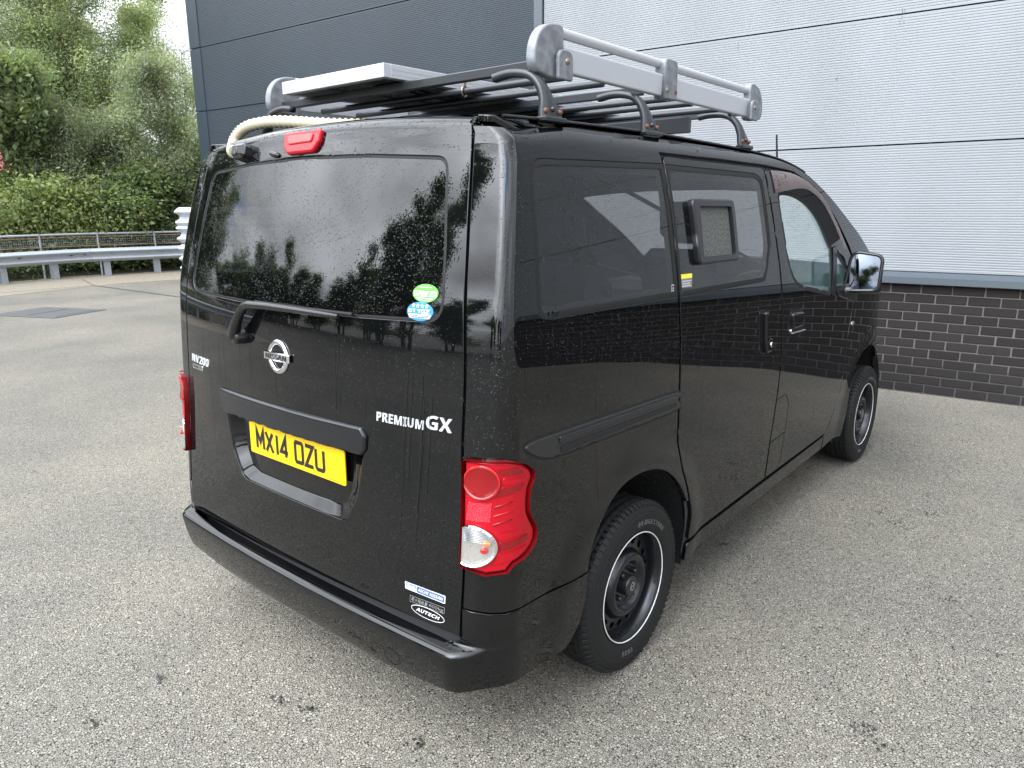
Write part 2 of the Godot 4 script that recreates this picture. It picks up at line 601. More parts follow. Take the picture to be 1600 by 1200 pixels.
func tarmac() -> StandardMaterial3D:
	var w := 2048
	var cell := noise(FastNoiseLite.TYPE_CELLULAR, .135, 11)
	cell.cellular_jitter = 1.0
	cell.domain_warp_enabled = true
	cell.domain_warp_amplitude = 9.0
	cell.domain_warp_frequency = .045
	cell.domain_warp_fractal_type = FastNoiseLite.DOMAIN_WARP_FRACTAL_NONE
	cell.cellular_return_type = FastNoiseLite.RETURN_CELL_VALUE
	var a := bytes_of(cell, w, w)
	cell.cellular_return_type = FastNoiseLite.RETURN_DISTANCE2_DIV
	var e := bytes_of(cell, w, w)
	# finer grit between the stones
	cell.frequency = .27
	cell.seed = 12
	var e2 := bytes_of(cell, w, w)
	cell.cellular_return_type = FastNoiseLite.RETURN_CELL_VALUE
	var a2 := bytes_of(cell, w, w)
	var pick := bytes_of(noise(FastNoiseLite.TYPE_SIMPLEX_SMOOTH, .03, 44, 3), w, w)
	for i in w * w:
		if pick[i] > 132:
			a[i] = a2[i]
			e[i] = e2[i]
	var c := PackedByteArray()
	c.resize(w * w * 3)
	var h := PackedByteArray()
	h.resize(w * w)
	# stone tones, and how far from the binder a texel is
	var lut := PackedByteArray()
	for i in 256:
		var t := i / 255.0
		var hue := fmod(i * 7.31, 1.0)
		var g := lerpf(.168, .345, pow(t, 1.1))
		if i % 17 == 0: g *= .62
		if i % 11 == 3: g = minf(.50, g * 1.18)
		var col := lin(g * (1.02 + .06 * hue), g * (.975 + .015 * hue), g * (.875 - .06 * hue))
		lut.append(col.r8); lut.append(col.g8); lut.append(col.b8)
	var emin := 255
	var emax := 0
	for i in range(0, w * w, 97):
		emin = mini(emin, e[i]); emax = maxi(emax, e[i])
	var k := PackedFloat32Array()
	for i in 256:
		var t := clampf(float(i - emin) / maxf(1.0, emax - emin), 0, 1)
		k.append(1.0 - smoothstep(.66, .99, t) * .70)
	for i in w * w:
		var f := k[e[i]]
		var j := a[i] * 3
		c[i * 3] = int(lut[j] * f); c[i * 3 + 1] = int(lut[j + 1] * f); c[i * 3 + 2] = int(lut[j + 2] * f)
		h[i] = int(255.0 * f * (.7 + .3 * a[i] / 255.0))
	var m := mat(Color.WHITE, .72, 0, .35)
	m.albedo_texture = tex(w, w, Image.FORMAT_RGB8, c)
	m.heightmap_enabled = true
	m.heightmap_texture = tex(w, w, Image.FORMAT_L8, h)
	m.heightmap_scale = .32
	m.uv1_scale = Vector3(1 / 2.5, 1 / 2.5, 1)
	m.detail_enabled = true
	m.detail_uv_layer = BaseMaterial3D.DETAIL_UV_2
	m.detail_blend_mode = BaseMaterial3D.BLEND_MODE_MUL
	m.detail_albedo = noise_tex(noise(FastNoiseLite.TYPE_SIMPLEX_SMOOTH, .012, 5, 5), 512, Color(.82, .82, .82), Color(1, .985, .955))
	m.uv2_scale = Vector3(1 / 11.0, 1 / 11.0, 1)
	return m

func clouds() -> ImageTexture:
	var w := 1024
	var h := 512
	var im := Image.create(w, h, false, Image.FORMAT_RGBF)
	var n := noise(FastNoiseLite.TYPE_SIMPLEX_SMOOTH, 1.0, 23, 5)
	var g := noise(FastNoiseLite.TYPE_SIMPLEX_SMOOTH, 1.0, 8, 3)
	var d := PackedFloat32Array()
	d.resize(w * h * 3)
	var sun := SUN_DIR.normalized()
	for y in h:
		var el := (0.5 - (y + .5) / h) * PI
		for x in w:
			var az := ((x + .5) / w) * TAU
			# column 0 looks along +z in Godot's panorama, turning towards -x
			var dir := Vector3(-sin(az) * cos(el), sin(el), cos(az) * cos(el)) * Vector3(-1, 1, -1)
			var q := dir / (maxf(dir.y, 0.0) + .28)
			var a := n.get_noise_3d(q.x * .9, q.z * .9, 3.0)
			var b := n.get_noise_3d(q.x * 2.6 + 9, q.z * 2.6, 7.0)
			var c := g.get_noise_3d(q.x * .55, q.z * .55, 1.5)
			var t := a * .8 + b * .3
			var s := clampf(dir.dot(sun), 0, 1)
			var L := (1.75 + 2.0 * t) * lerpf(.62, 1.55, pow(clampf(dir.y, 0, 1), .8))
			L *= 1.0 + 2.4 * pow(s, 3.0) + 1.5 * pow(s, 9.0)
			L = maxf(L, .75)
			var blue := smoothstep(.40, .56, c - t * .5)
			var o := (y * w + x) * 3
			d[o] = L * lerpf(.94, .36, blue)
			d[o + 1] = L * lerpf(.99, .58, blue)
			d[o + 2] = L * lerpf(1.06, 1.06, blue)
	im = Image.create_from_data(w, h, false, Image.FORMAT_RGBF, d.to_byte_array())
	return ImageTexture.create_from_image(im)

func materials() -> void:
	M.paint = mat(lin(.0022, .0024, .0028), .010, 0, .50)
	M.black = mat(lin(.012, .012, .013), .55)
	M.trim = mat(lin(.010, .010, .011), .26)
	M.rail_plastic = mat(lin(.012, .0125, .013), .34)
	M.satin = mat(lin(.008, .0085, .010), .14)
	M.void = mat(lin(.004, .004, .004), .9)
	M.inside = mat(lin(.02, .02, .022), .85)
	M.seat = mat(lin(.03, .031, .035), .9)
	M.rubber = mat(lin(.010, .010, .010), .6, 0, .34)
	M.rubber_mark = mat(lin(.07, .07, .07), .6)
	M.chrome = mat(Color(.9, .9, .91), .08, 1.0)
	M.badge = mat(lin(.56, .57, .58), .22, .35)
	M.ring = mat(lin(.55, .55, .54), .3)
	M.steel = mat(lin(.006, .0068, .0085), .20, 0, .48)
	M.bolt = mat(Color(.55, .50, .45), .35, .9)
	M.rust = mat(lin(.11, .045, .022), .7)
	M.rear_glass = glass(.95, Color(.016, .02, .02), .52)
	M.side_glass = glass(.62, Color(.008, .010, .010), .62)
	M.clear_glass = glass(.13, Color(.62, .80, .77), .6)
	M.mirror = mat(Color(.35, .37, .40), .015, 1.0)
	M.red = mat(lin(.36, .004, .011), .10, 0, .38)
	M.red_dark = mat(lin(.12, .003, .004), .14)
	M.red_deep = mat(lin(.19, .003, .005), .12)
	M.prism = mat(lin(.42, .004, .018), .25)
	M.prism.heightmap_enabled = true
	M.prism.heightmap_texture = noise_tex(noise(FastNoiseLite.TYPE_CELLULAR, .12, 2), 128, Color.BLACK, Color.WHITE)
	M.prism.heightmap_scale = .15
	M.prism.uv1_scale = Vector3(30, 30, 1)
	M.red_bright = mat(lin(.50, .02, .018), .12)
	M.red_glass = glass(.45, Color(.65, .01, .015), .55)
	M.clear_lens = glass(.12, Color(.9, .9, .9), .55)
	M.reflector = mat(Color(.78, .77, .75), .2, .8)
	M.amber = mat(lin(.5, .2, .06), .25)
	M.plate = mat(lin(.70, .44, .003), .28)
	M.ink = mat(lin(.01, .01, .01), .35)
	M.white_print = mat(lin(.55, .55, .55), .4)
	M.grey_print = mat(lin(.17, .17, .165), .4)
	M.blue_print = mat(lin(.02, .06, .28), .35)
	M.sky_print = mat(lin(.03, .20, .52), .3)
	M.green_print = mat(lin(.10, .50, .05), .3)
	M.yellow_print = mat(lin(.75, .68, .04), .35)
	M.visor = glass(.72, Color(.27, .17, .15), .62)
	M.alu = mat(Color(.70, .71, .73), .34, .85)
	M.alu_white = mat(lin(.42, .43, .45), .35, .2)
	M.cast = mat(lin(.24, .25, .265), .5, .2)
	M.cast.albedo_texture = noise_tex(noise(FastNoiseLite.TYPE_SIMPLEX_SMOOTH, .02, 4, 5), 256, Color(.70, .70, .71), Color(1.0, 1.0, 1.0))
	M.cast.uv1_triplanar = true
	M.cast.uv1_scale = Vector3(4, 4, 4)
	M.rack = mat(lin(.016, .018, .021), .35)
	M.panel_back = mat(lin(.06, .06, .064), .5)
	M.hose = mat(lin(.42, .38, .26), .5)
	M.mesh = mat(lin(.13, .135, .125), .8)
	M.mesh.albedo_texture = noise_tex(noise(FastNoiseLite.TYPE_SIMPLEX_SMOOTH, .05, 14, 3), 256, Color(.55, .55, .55), Color(1, 1, 1))
	M.mesh.uv1_scale = Vector3(6, 6, 1)
	M.water = mat(lin(.004, .004, .004), .02, 0, .6)
	# setting
	M.white_clad = mat(lin(.205, .216, .225), .40)
	M.dark_clad = mat(lin(.019, .028, .037), .36, 0, .42)
	for key in ["white_clad", "dark_clad"]:
		M[key].albedo_texture = noise_tex(noise(FastNoiseLite.TYPE_SIMPLEX_SMOOTH, .006, 6 if key == "white_clad" else 7, 5), 512, Color(.93, .93, .93), Color(1, 1, 1))
		M[key].uv1_scale = Vector3(.35, .12, 1)
	M.flashing = mat(lin(.055, .066, .078), .25)
	M.groove = mat(lin(.02, .022, .026), .8)
	M.mortar = mat(lin(.11, .102, .09), .9)
	M.mortar_dark = mat(lin(.05, .05, .048), .9)
	M.concrete = mat(lin(.26, .225, .17), .85)
	M.concrete.albedo_texture = noise_tex(noise(FastNoiseLite.TYPE_SIMPLEX_SMOOTH, .03, 3, 5), 512, Color(.8, .8, .8), Color(1, 1, 1))
	M.concrete.uv1_triplanar = true
	M.concrete.uv1_scale = Vector3(.6, .6, .6)
	M.stain = mat(lin(.03, .027, .024), .7)
	M.tar = mat(lin(.07, .07, .066), .8)
	M.cover = mat(lin(.075, .077, .08), .6, .2)
	M.galv = mat(lin(.50, .52, .54), .4, .1)
	M.galv.albedo_texture = noise_tex(noise(FastNoiseLite.TYPE_CELLULAR, .05, 31), 256, Color(.80, .82, .85), Color(1, 1, 1))
	M.galv.uv1_triplanar = true
	M.galv.uv1_scale = Vector3(2.5, 2.5, 2.5)
	M.rail_rust = mat(lin(.36, .33, .27), .6, .2)
	M.rail_rust.albedo_texture = noise_tex(noise(FastNoiseLite.TYPE_SIMPLEX_SMOOTH, .02, 12, 4), 256, Color(.62, .42, .30), Color(1, 1, 1))
	M.rail_rust.uv1_triplanar = true
	M.rail_rust.uv1_scale = Vector3(1.5, 1.5, 1.5)
	M.earth = mat(lin(.06, .05, .035), .95)
	M.bark = mat(lin(.13, .115, .09), .9)
	M.dry = mat(lin(.22, .16, .09), .9)
	M.roof_red = mat(lin(.46, .10, .10), .8)
	M.render = mat(lin(.5, .48, .44), .85)
	M.slate = mat(lin(.07, .075, .085), .6)
	M.brick = []
	for i in 6:
		var g: float = [.025, .029, .022, .027, .032, .024][i]
		var b := mat(lin(g * .74, g * .60, g * .57), .75, 0, .35)
		b.albedo_texture = M.concrete.albedo_texture
		b.uv1_triplanar = true
		b.uv1_scale = Vector3(3, 3, 3)
		b.uv1_offset = Vector3(i * .37, i * .21, 0)
		M.brick.append(b)
	M.leaf = {}
	for q in [["willow", .31, .37, .265], ["broad", .22, .285, .165], ["bramble", .23, .29, .13], ["dark", .145, .195, .105], ["birch", .30, .365, .225]]:
		var m := mat(lin(q[1], q[2], q[3]), .5, 0, .4)
		m.vertex_color_use_as_albedo = true
		m.cull_mode = BaseMaterial3D.CULL_DISABLED
		m.backlight_enabled = true
		m.backlight = lin(.90, .98, .60)
		M.leaf[q[0]] = m

# ---------------------------------------------------------------- the setting
func ground() -> void:
	var m := tarmac()
	var mb := MB.new()
	var xs := [-400.0, -60.0, -17.3, 60.0, 400.0]
	var st := SurfaceTool.new()
	st.begin(Mesh.PRIMITIVE_TRIANGLES)
	var q := [Vector3(-400, 0, -400), Vector3(400, 0, -400), Vector3(400, 0, 400), Vector3(-400, 0, 400)]
	for i in [0, 1, 2, 0, 2, 3]:
		var p: Vector3 = q[i]
		var r := Vector2(p.x, p.z).rotated(.31)
		st.set_normal(Vector3.UP)
		st.set_uv(r)
		st.set_uv2(Vector2(p.x, p.z))
		st.add_vertex(p)
	var o := put("ground", st.commit(), m, self)
	struct(o)
	# paler concrete apron along the barrier
	var ap := MB.new()
	var rail := rail_line()
	for i in rail.size() - 1:
		var a: Vector3 = rail[i]
		var b: Vector3 = rail[i + 1]
		ap.quad(ap.add(a + Vector3(-1.2, .004, 0), Vector3.UP), ap.add(b + Vector3(-1.2, .004, 0), Vector3.UP), ap.add(b + Vector3(2.3, .004, 0), Vector3.UP), ap.add(a + Vector3(2.3, .004, 0), Vector3.UP))
	struct(put("pavement", ap, M.concrete, self))
	var j := MB.new()
	for s in [[Vector3(-14.6, .008, -4.1), Vector3(-9.6, .008, -4.3), .05], [Vector3(-14.45, .008, -1.0), Vector3(-14.6, .008, -4.1), .035], [Vector3(-14.6, .008, -4.1), Vector3(-16.3, .008, -4.5), .03]]:
		var d: Vector3 = (s[1] - s[0]).normalized().cross(Vector3.UP) * s[2] * .5
		j.quad(j.add(s[0] - d, Vector3.UP), j.add(s[1] - d, Vector3.UP), j.add(s[1] + d, Vector3.UP), j.add(s[0] + d, Vector3.UP))
	struct(put("pavement_joint", j, M.tar, self))
	rng.seed = 91
	var sp := MB.new()
	for at_ in pts([0.07,0.89, 0.18,0.86, 0.56,0.74, 1.61,-0.13, 1.56,-0.17, 0.65,-2.37, 0.63,-2.18, 1.60,-1.19, 0.68,-1.08, 1.14,-1.94, 1.34,-2.08, 1.24,-1.86, -0.35,1.09, -0.28,1.32]):
		var c := Vector3(at_.x, 0, at_.y)
		var big := rng.randf_range(.012, .028)
		for k in 16:
			var spot := c + Vector3(rng.randfn(), 0, rng.randfn() * .7) * big
			spot.y = .004
			var s := rng.randf_range(.002, .0065)
			var ring := []
			for e in 6: ring.append(sp.add(spot + Vector3(cos(TAU * e / 6) * s * rng.randf_range(.5, 1.3), 0, sin(TAU * e / 6) * s * rng.randf_range(.5, 1.3)), Vector3.UP))
			for e in 4: sp.tri(ring[0], ring[e + 1], ring[e + 2])
	struct(put("ground_stain", sp, M.stain, self))
	# iron cover
	var dc := thing("drain_cover", "flat dark iron drain cover set in the tarmac left of the van", "drain cover", Vector3(-10.75, .004, -2.0), .42)
	var b := MB.new()
	box(b, at(Vector3(0, .002, 0)), Vector3(1.25, .006, .95), .001)
	put("surround", b, M.tar, dc)
	for i in 2:
		b = MB.new()
		box(b, at(Vector3(-.27 + .54 * i, .006, 0)), Vector3(.5, .008, .72), .002)
		put("plate", b, M.cover, dc)

func brick_mesh(l: float, sd: int) -> ArrayMesh:
	var mb := MB.new()
	box(mb, at(Vector3(l * .5, .0325, -.045)), Vector3(l, .065, .1), .0035)
	return mb.mesh()

func ribbed(u0: float, u1: float, y0: float, y1: float, pitch: float) -> MB:
	var mb := MB.new()
	var y := y0
	var prof := PackedVector2Array([Vector2(y0, -.02), Vector2(y0, .0)])
	var count := int(round((y1 - y0 - .03) / pitch))
	var p := (y1 - y0 - .03) / count
	y = y0 + .015
	for i in count:
		prof.append(Vector2(y + p * .08, .0)); prof.append(Vector2(y + p * .22, -.0022)); prof.append(Vector2(y + p * .46, -.0022)); prof.append(Vector2(y + p * .60, .0))
		y += p
	prof.append(Vector2(y1, .0)); prof.append(Vector2(y1, -.02))
	for i in prof.size() - 1:
		var a := prof[i]
		var b := prof[i + 1]
		var n := Vector3(0, -(b.y - a.y), (b.x - a.x)).normalized()
		mb.quad(mb.add(Vector3(u0, a.x, a.y), n, Vector2(u0, a.x)), mb.add(Vector3(u1, a.x, a.y), n, Vector2(u1, a.x)), mb.add(Vector3(u1, b.x, b.y), n, Vector2(u1, b.x)), mb.add(Vector3(u0, b.x, b.y), n, Vector2(u0, b.x)))
	return mb

func building() -> void:
	var w := thing("warehouse", "ribbed metal clad warehouse, half charcoal half white, on a dark brick plinth", "building", Vector3(0, 0, -4.76), atan(.074))
	var L := -9.53
	var R := 15.0
	var mb := MB.new()
	box(mb, at(Vector3((L + R) * .5, 3.45, -7.07)), Vector3(R - L, 6.9, 14.0), 0)
	put("core_wall", mb, M.groove, w)
	var ys := [1.012, 2.026, 3.006, 3.905, 4.9, 5.9, 6.9]
	for i in ys.size() - 1:
		put("white_panel", ribbed(-3.07, 6.0, ys[i] + .006, ys[i + 1] - .006, .0199), M.white_clad, w)
		put("white_panel", ribbed(6.012, R, ys[i] + .006, ys[i + 1] - .006, .0199), M.white_clad, w)
		put("dark_panel", ribbed(-9.25, -3.20, ys[i] + .006, ys[i + 1] - .006, .0199), M.dark_clad, w)
		mb = MB.new()
		box(mb, at(Vector3(-9.39, (ys[i] + ys[i + 1]) * .5, -.02)), Vector3(.27, ys[i + 1] - ys[i] - .01, .06), .006)
		put("corner_panel", mb, M.dark_clad, w)
	mb = MB.new()
	box(mb, at(Vector3(-3.135, 3.95, -.005)), Vector3(.11, 5.88, .05), .006)
	put("cover_strip", mb, M.flashing, w)
	mb = MB.new()
	box(mb, at(Vector3((L + R) * .5, 6.95, -.1)), Vector3(R - L + .1, .16, .5), .01)
	put("coping", mb, M.flashing, w)
	# sloped drip flashing over the plinth
	mb = MB.new()
	var fp := [Vector2(1.02, -.03), Vector2(1.004, .03), Vector2(.975, .085), Vector2(.922, .087), Vector2(.918, .05)]
	for i in fp.size() - 1:
		var a: Vector2 = fp[i]
		var b: Vector2 = fp[i + 1]
		mb.flat(Vector3(L - .02, a.x, a.y), Vector3(R, a.x, a.y), Vector3(R, b.x, b.y), Vector3(L - .02, b.x, b.y), Vector3(0, a.y - b.y + .02 + (1.0 if i < 2 else 0.0), 1))
	put("flashing", mb, M.flashing, w)
	# plinth: mortar bed, bricks proud of it
	var pl := MB.new()
	box(pl, at(Vector3((L + R) * .5, .52, -.05)), Vector3(R - L, .80, .115), 0)
	var bed := put("brick_plinth", pl, M.mortar, w)
	pl = MB.new()
	box(pl, at(Vector3((L + R) * .5, .105, -.05)), Vector3(R - L, .30, .121), 0)
	put("damp_course", pl, M.mortar_dark, bed)
	var full := [brick_mesh(.213, 0), brick_mesh(.2135, 1), brick_mesh(.2125, 2)]
	var many := MB.new()
	rng.seed = 5
	for c in 12:
		var y := .012 + c * .0755
		var off := .1125 if c % 2 == 0 else 0.0
		var n0 := -43
		for k in range(n0, 67):
			var u := k * .225 + off
			if u < L or u + .22 > R: continue
			var jit := Vector3(rng.randf_range(-.002, .002), rng.randf_range(-.001, .001), rng.randf_range(-.0015, .002) + .012)
			if k >= -2 and k < 22:
				var o := MeshInstance3D.new()
				o.name = "brick"
				o.mesh = full[rng.randi() % 3]
				o.material_override = M.brick[rng.randi() % 6]
				o.position = Vector3(u, y, 0) + jit
				bed.add_child(o, true)
			else:
				box(many, at(Vector3(u + .1065, y + .0325, -.045) + jit), Vector3(.213, .065, .1), .003)
	stuff(put("brickwork", many, M.brick[1], bed))
	# old smears on the white sheets
	for s in [[.305, 2.985, .03, .07], [-.15, 2.58, .02, .05], [-1.0, 2.93, .012, .05], [.95, 1.80, .008, .02], [1.2, 2.4, .006, .015]]:
		var sm := MB.new()
		for i in 7:
			var x: float = s[0] + rng.randfn() * s[2] * .4
			var y: float = s[1] + rng.randfn() * s[3] * .5
			var l: float = s[3] * rng.randf_range(.2, .5)
			sm.flat(Vector3(x, y, .0012), Vector3(x + s[2] * .12, y, .0012), Vector3(x + s[2] * .2, y - l, .0012), Vector3(x + s[2] * .14, y - l, .0012), Vector3.BACK)
		put("scuff_mark", sm, M.cover, w)

func rail_line() -> Array:
	var o := []
	for q in smooth([-11.5, 6.5, -13.6, 3.2, -15.3, .2, -16.35, -2.6, -16.78, -4.1, -16.87, -5.0, -16.72, -5.9, -16.5, -7.1, -15.6, -9.2, -14.0, -11.0], false, 6): o.append(Vector3(q.x, 0, q.y))
	return o

func along(line: Array, d: float) -> Transform3D:
	for i in line.size() - 1:
		var l: float = line[i].distance_to(line[i + 1])
		if d <= l or i == line.size() - 2:
			var t: Vector3 = (line[i + 1] - line[i]).normalized()
			var side := t.cross(Vector3.UP)
			if side.x < 0: side = -side
			return Transform3D(Basis(t, Vector3.UP, t.cross(Vector3.UP)), line[i] + t * d)
		d -= l
	return Transform3D.IDENTITY

const WBEAM := [-.155, .0, -.140, .025, -.100, .078, -.070, .080, -.035, .018, .0, .0, .035, .018, .070, .080, .100, .078, .140, .025, .155, .0]

func wbeam(mb: MB, line: Array, y: float, side: float) -> void:
	var prof := smooth(WBEAM, false, 3)
	var rows := []
	for i in line.size():
		var t: Vector3 = (line[mini(i + 1, line.size() - 1)] - line[maxi(i - 1, 0)]).normalized()
		var out := t.cross(Vector3.UP) * side
		var r := []
		for j in prof.size():
			var d := prof[mini(j + 1, prof.size() - 1)] - prof[maxi(j - 1, 0)]
			r.append(mb.add(line[i] + Vector3(0, y + prof[j].x, 0) + out * prof[j].y, (out * d.x - Vector3.UP * d.y).normalized(), Vector2(i, j)))
		rows.append(r)
	for i in line.size() - 1:
		for j in prof.size() - 1: mb.quad(rows[i][j], rows[i][j + 1], rows[i + 1][j + 1], rows[i + 1][j])

func barrier() -> void:
	var line := rail_line()
	var total := 0.0
	for i in line.size() - 1: total += line[i].distance_to(line[i + 1])
	var g := thing("crash_barrier", "curved galvanised crash barrier on short posts in front of the bushes", "barrier")
	var side := 1.0
	var tt: Transform3D = along(line, 10.0)
	if tt.basis.z.x < 0: side = -1.0
	# beam sections, lapped every 3.2 m
	var d := 0.0
	while d < total - .5:
		var sec := []
		var e := minf(d + 3.26, total)
		var x := d
		while x < e:
			sec.append(along(line, x).origin + (Vector3(.012, 0, 0) if int(d / 3.2) % 2 == 0 else Vector3.ZERO))
			x += .4
		sec.append(along(line, e).origin + (Vector3(.012, 0, 0) if int(d / 3.2) % 2 == 0 else Vector3.ZERO))
		var mb := MB.new()
		wbeam(mb, sec, .50, side)
		var bm := put("beam", mb, M.galv, g)
		mb = MB.new()
		for q in [.15, .45, 1.6, 2.75, 3.05]:
			if d + q > total: continue
			var f: Transform3D = along(line, d + q)
			box(mb, f * at(Vector3(0, .50 + .02, side * .012)), Vector3(.07, .018, .012), .002)
		put("bolt", mb, M.groove, bm)
		d += 3.2
	d = .7
	while d < total:
		var f: Transform3D = along(line, d)
		var mb := MB.new()
		for q in [[Vector3(0, .30, -.05 * side), Vector3(.13, .60, .008)], [Vector3(0, .30, -.11 * side), Vector3(.008, .60, .112)], [Vector3(0, .30, -.17 * side), Vector3(.13, .60, .008)]]:
			box(mb, f * at(q[0]), q[1], .002)
		put("post", mb, M.galv, g)
		d += 1.13
	# low tube fence behind it
	var fence := thing("mesh_fence", "low rusty tube fence with wire mesh just behind the crash barrier", "fence")
	var back := []
	for i in line.size(): back.append(line[i] + Vector3(-.32, 0, 0))
	for y in [.985, .915, .705]:
		var mb := MB.new()
		var p := PackedVector3Array()
		for q in back: p.append(q + Vector3(0, y, 0))
		tube(mb, p, .026 if y > .95 else .018, 8)
		put("rail_tube", mb, M.galv if y > .95 else M.rail_rust, fence)
	d = .3
	while d < total:
		var f: Transform3D = along(back, d)
		var mb := MB.new()
		bar(mb, f * Vector3(0, 0, 0), f * Vector3(0, .985, 0), .024, 8)
		bar(mb, f * Vector3(0, .98, 0), f * Vector3(0, 1.012, 0), .030, 8)
		put("fence_post", mb, M.galv, fence)
		d += 1.28
	var wires := MB.new()
	d = 5.0
	while d < 19.0:
		var f: Transform3D = along(back, d)
		box(wires, f * at(Vector3(0, .81, 0)), Vector3(.0035, .2, .0035), 0)
		d += .05
	for y in [.75, .80, .86]:
		var p := PackedVector3Array()
		for q in back: p.append(q + Vector3(0, y, 0))
		tube(wires, p, .002, 4)
	stuff(put("wire_mesh", wires, M.galv, fence))
	# stacked barrier that guards the corner of the building
	var cb := thing("corner_barrier", "stack of galvanised barrier beams guarding the warehouse corner", "barrier", Vector3.ZERO)
	var cl := []
	for i in 8: cl.append(Vector3(-10.02 + i * .4, 0, -3.86 - i * .02))
	for y in [.52, .84, 1.16, 1.42]:
		var mb := MB.new()
		wbeam(mb, cl, y, 1.0 if (cl[1] - cl[0]).cross(Vector3.UP).z > 0 else -1.0)
		put("beam", mb, M.galv, cb)
	for x in [-9.3, -7.6]:
		var mb := MB.new()
		box(mb, at(Vector3(x, .78, -3.99)), Vector3(.12, 1.56, .12), .004)
		put("post", mb, M.galv, cb)

# ---------------------------------------------------------------- plants
func leaf_cluster(count: int, l: float, w: float, spread: float, sd: int, droop := .2) -> ArrayMesh:
	rng.seed = sd
	var mb := MB.new()
	for i in count:
		var p := Vector3(rng.randfn(), rng.randfn() * .8, rng.randfn()) * spread * .5
		var dir := Vector3(rng.randfn(), rng.randfn() * .6 - droop, rng.randfn()).normalized()
		var up := Vector3(rng.randfn() * .6, 1.0, rng.randfn() * .6).normalized()
		var a := dir.cross(up).normalized()
		var n := a.cross(dir).normalized()
		var s := rng.randf_range(.7, 1.25)
		var tip := p + dir * l * s
		var mid := p + dir * l * s * .42
		var i0 := mb.add(p, n)
		var i1 := mb.add(mid + a * w * .5 * s + n * w * .12, (n - a * .25).normalized())
		var i2 := mb.add(tip, n)
		var i3 := mb.add(mid - a * w * .5 * s + n * w * .12, (n + a * .25).normalized())
		mb.tri(i0, i1, i2)
		mb.tri(i0, i2, i3)
	return mb.mesh()

var clusters := {}
# stems fan from the foot; twigs leave them; leaf clumps hang on the twigs
func tree(called: String, label: String, category: String, pos: Vector3, height: float, spread: float, stems: int, leaf: String, n: int, sd: int, low := .2, tone := 1.0, group := "", lean := Vector3.ZERO, bark := "bark") -> Node3D:
	var o := thing(called, label, category, pos, 0.0, group)
	rng.seed = sd
	var wood := MB.new()
	var spots := []
	for i in stems:
		var az := TAU * (i + rng.randf() * .7) / stems
		var foot := Vector3(cos(az), 0, sin(az)) * spread * (.10 if stems > 1 else 0.0)
		var h := height * rng.randf_range(.72, 1.0)
		if i == 0: h = height
		var reach := spread * rng.randf_range(.25, .75) * (1.0 if stems > 1 else .15)
		var p := PackedVector3Array()
		var rr := []
		var seg := 9
		var wob := Vector3(rng.randfn(), 0, rng.randfn()) * spread * .06
		for k in seg + 1:
			var t := float(k) / seg
			p.append(foot + Vector3(cos(az), 0, sin(az)) * reach * pow(t, 1.3) + lean * t * h + Vector3(0, h * t, 0) + wob * sin(t * 5.0 + i))
			rr.append(maxf(.007, height * .0085 * (1.0 - t * .92) * (1.0 if stems > 2 else 1.9)))
		tube(wood, p, rr, 6, false)
		var twigs := int(14 + height * 3.0)
		for k in twigs:
			var t := lerpf(low, 1.0, pow(rng.randf(), .8))
			var f := t * seg
			var b := p[int(minf(f, seg - 1))].lerp(p[int(minf(f, seg - 1)) + 1], f - floor(minf(f, seg - 1)))
			var a2 := rng.randf() * TAU
			var l := spread * rng.randf_range(.35, .75) * (1.15 - t * .75)
			var dir := Vector3(cos(a2), rng.randf_range(.15, .9), sin(a2)).normalized()
			var q := PackedVector3Array()
			for m in 5:
				var u := m / 4.0
				q.append(b + dir * l * u + Vector3(0, -l * .12 * u * u, 0) + Vector3(rng.randfn(), rng.randfn(), rng.randfn()) * l * .03)
			tube(wood, q, [height * .0028, height * .0022, height * .0017, height * .0012, .004], 4, false)
			spots.append([q, rng.randf_range(.78, 1.2)])
	put("trunk", wood, M[bark], o)
	if spots.is_empty(): return o
	if not clusters.has(leaf):
		match leaf:
			"willow": clusters[leaf] = leaf_cluster(18, .085, .024, .27, 3, .35)
			"birch": clusters[leaf] = leaf_cluster(17, .06, .038, .26, 4)
			"broad": clusters[leaf] = leaf_cluster(9, .125, .070, .32, 5, .5)
			"bramble": clusters[leaf] = leaf_cluster(10, .085, .055, .28, 6)
			_: clusters[leaf] = leaf_cluster(16, .10, .06, .34, 7)
	var mm := MultiMesh.new()
	mm.transform_format = MultiMesh.TRANSFORM_3D
	mm.use_colors = true
	mm.mesh = clusters[leaf]
	n = int(n * 1.5)
	mm.instance_count = n
	for i in n:
		var s: Array = spots[rng.randi() % spots.size()]
		var q: PackedVector3Array = s[0]
		var u := pow(rng.randf(), .7) * 3.999
		var c := q[int(u)].lerp(q[int(u) + 1], u - floor(u)) + Vector3(rng.randfn(), rng.randfn(), rng.randfn()) * (.085 if i % 5 < 2 else .20) * maxf(.6, spread * .33)
		var sc := rng.randf_range(.7, 1.3)
		mm.set_instance_transform(i, Transform3D(Basis.from_euler(Vector3(rng.randf_range(-.7, .7), rng.randf() * TAU, rng.randf_range(-.7, .7))).scaled(Vector3(sc, sc, sc)), c))
		var g: float = tone * float(s[1]) * rng.randf_range(.75, 1.25)
		var yel := rng.randf()
		mm.set_instance_color(i, Color(g * (1.0 + .35 * yel * yel), g * (1.0 + .12 * yel * yel), g * (1.0 - .15 * yel)))
	var crown := MultiMeshInstance3D.new()
	crown.name = "crown"
	crown.multimesh = mm
	crown.material_override = M.leaf[leaf]
	o.add_child(crown, true)
	stuff(crown)
	return o

func polar(az: float, d: float) -> Vector3:   # degrees from -z towards -x, from where the photographer stands
	var a := deg_to_rad(az)
	return Vector3(1.97 - sin(a) * d, 0, 1.97 - cos(a) * d)

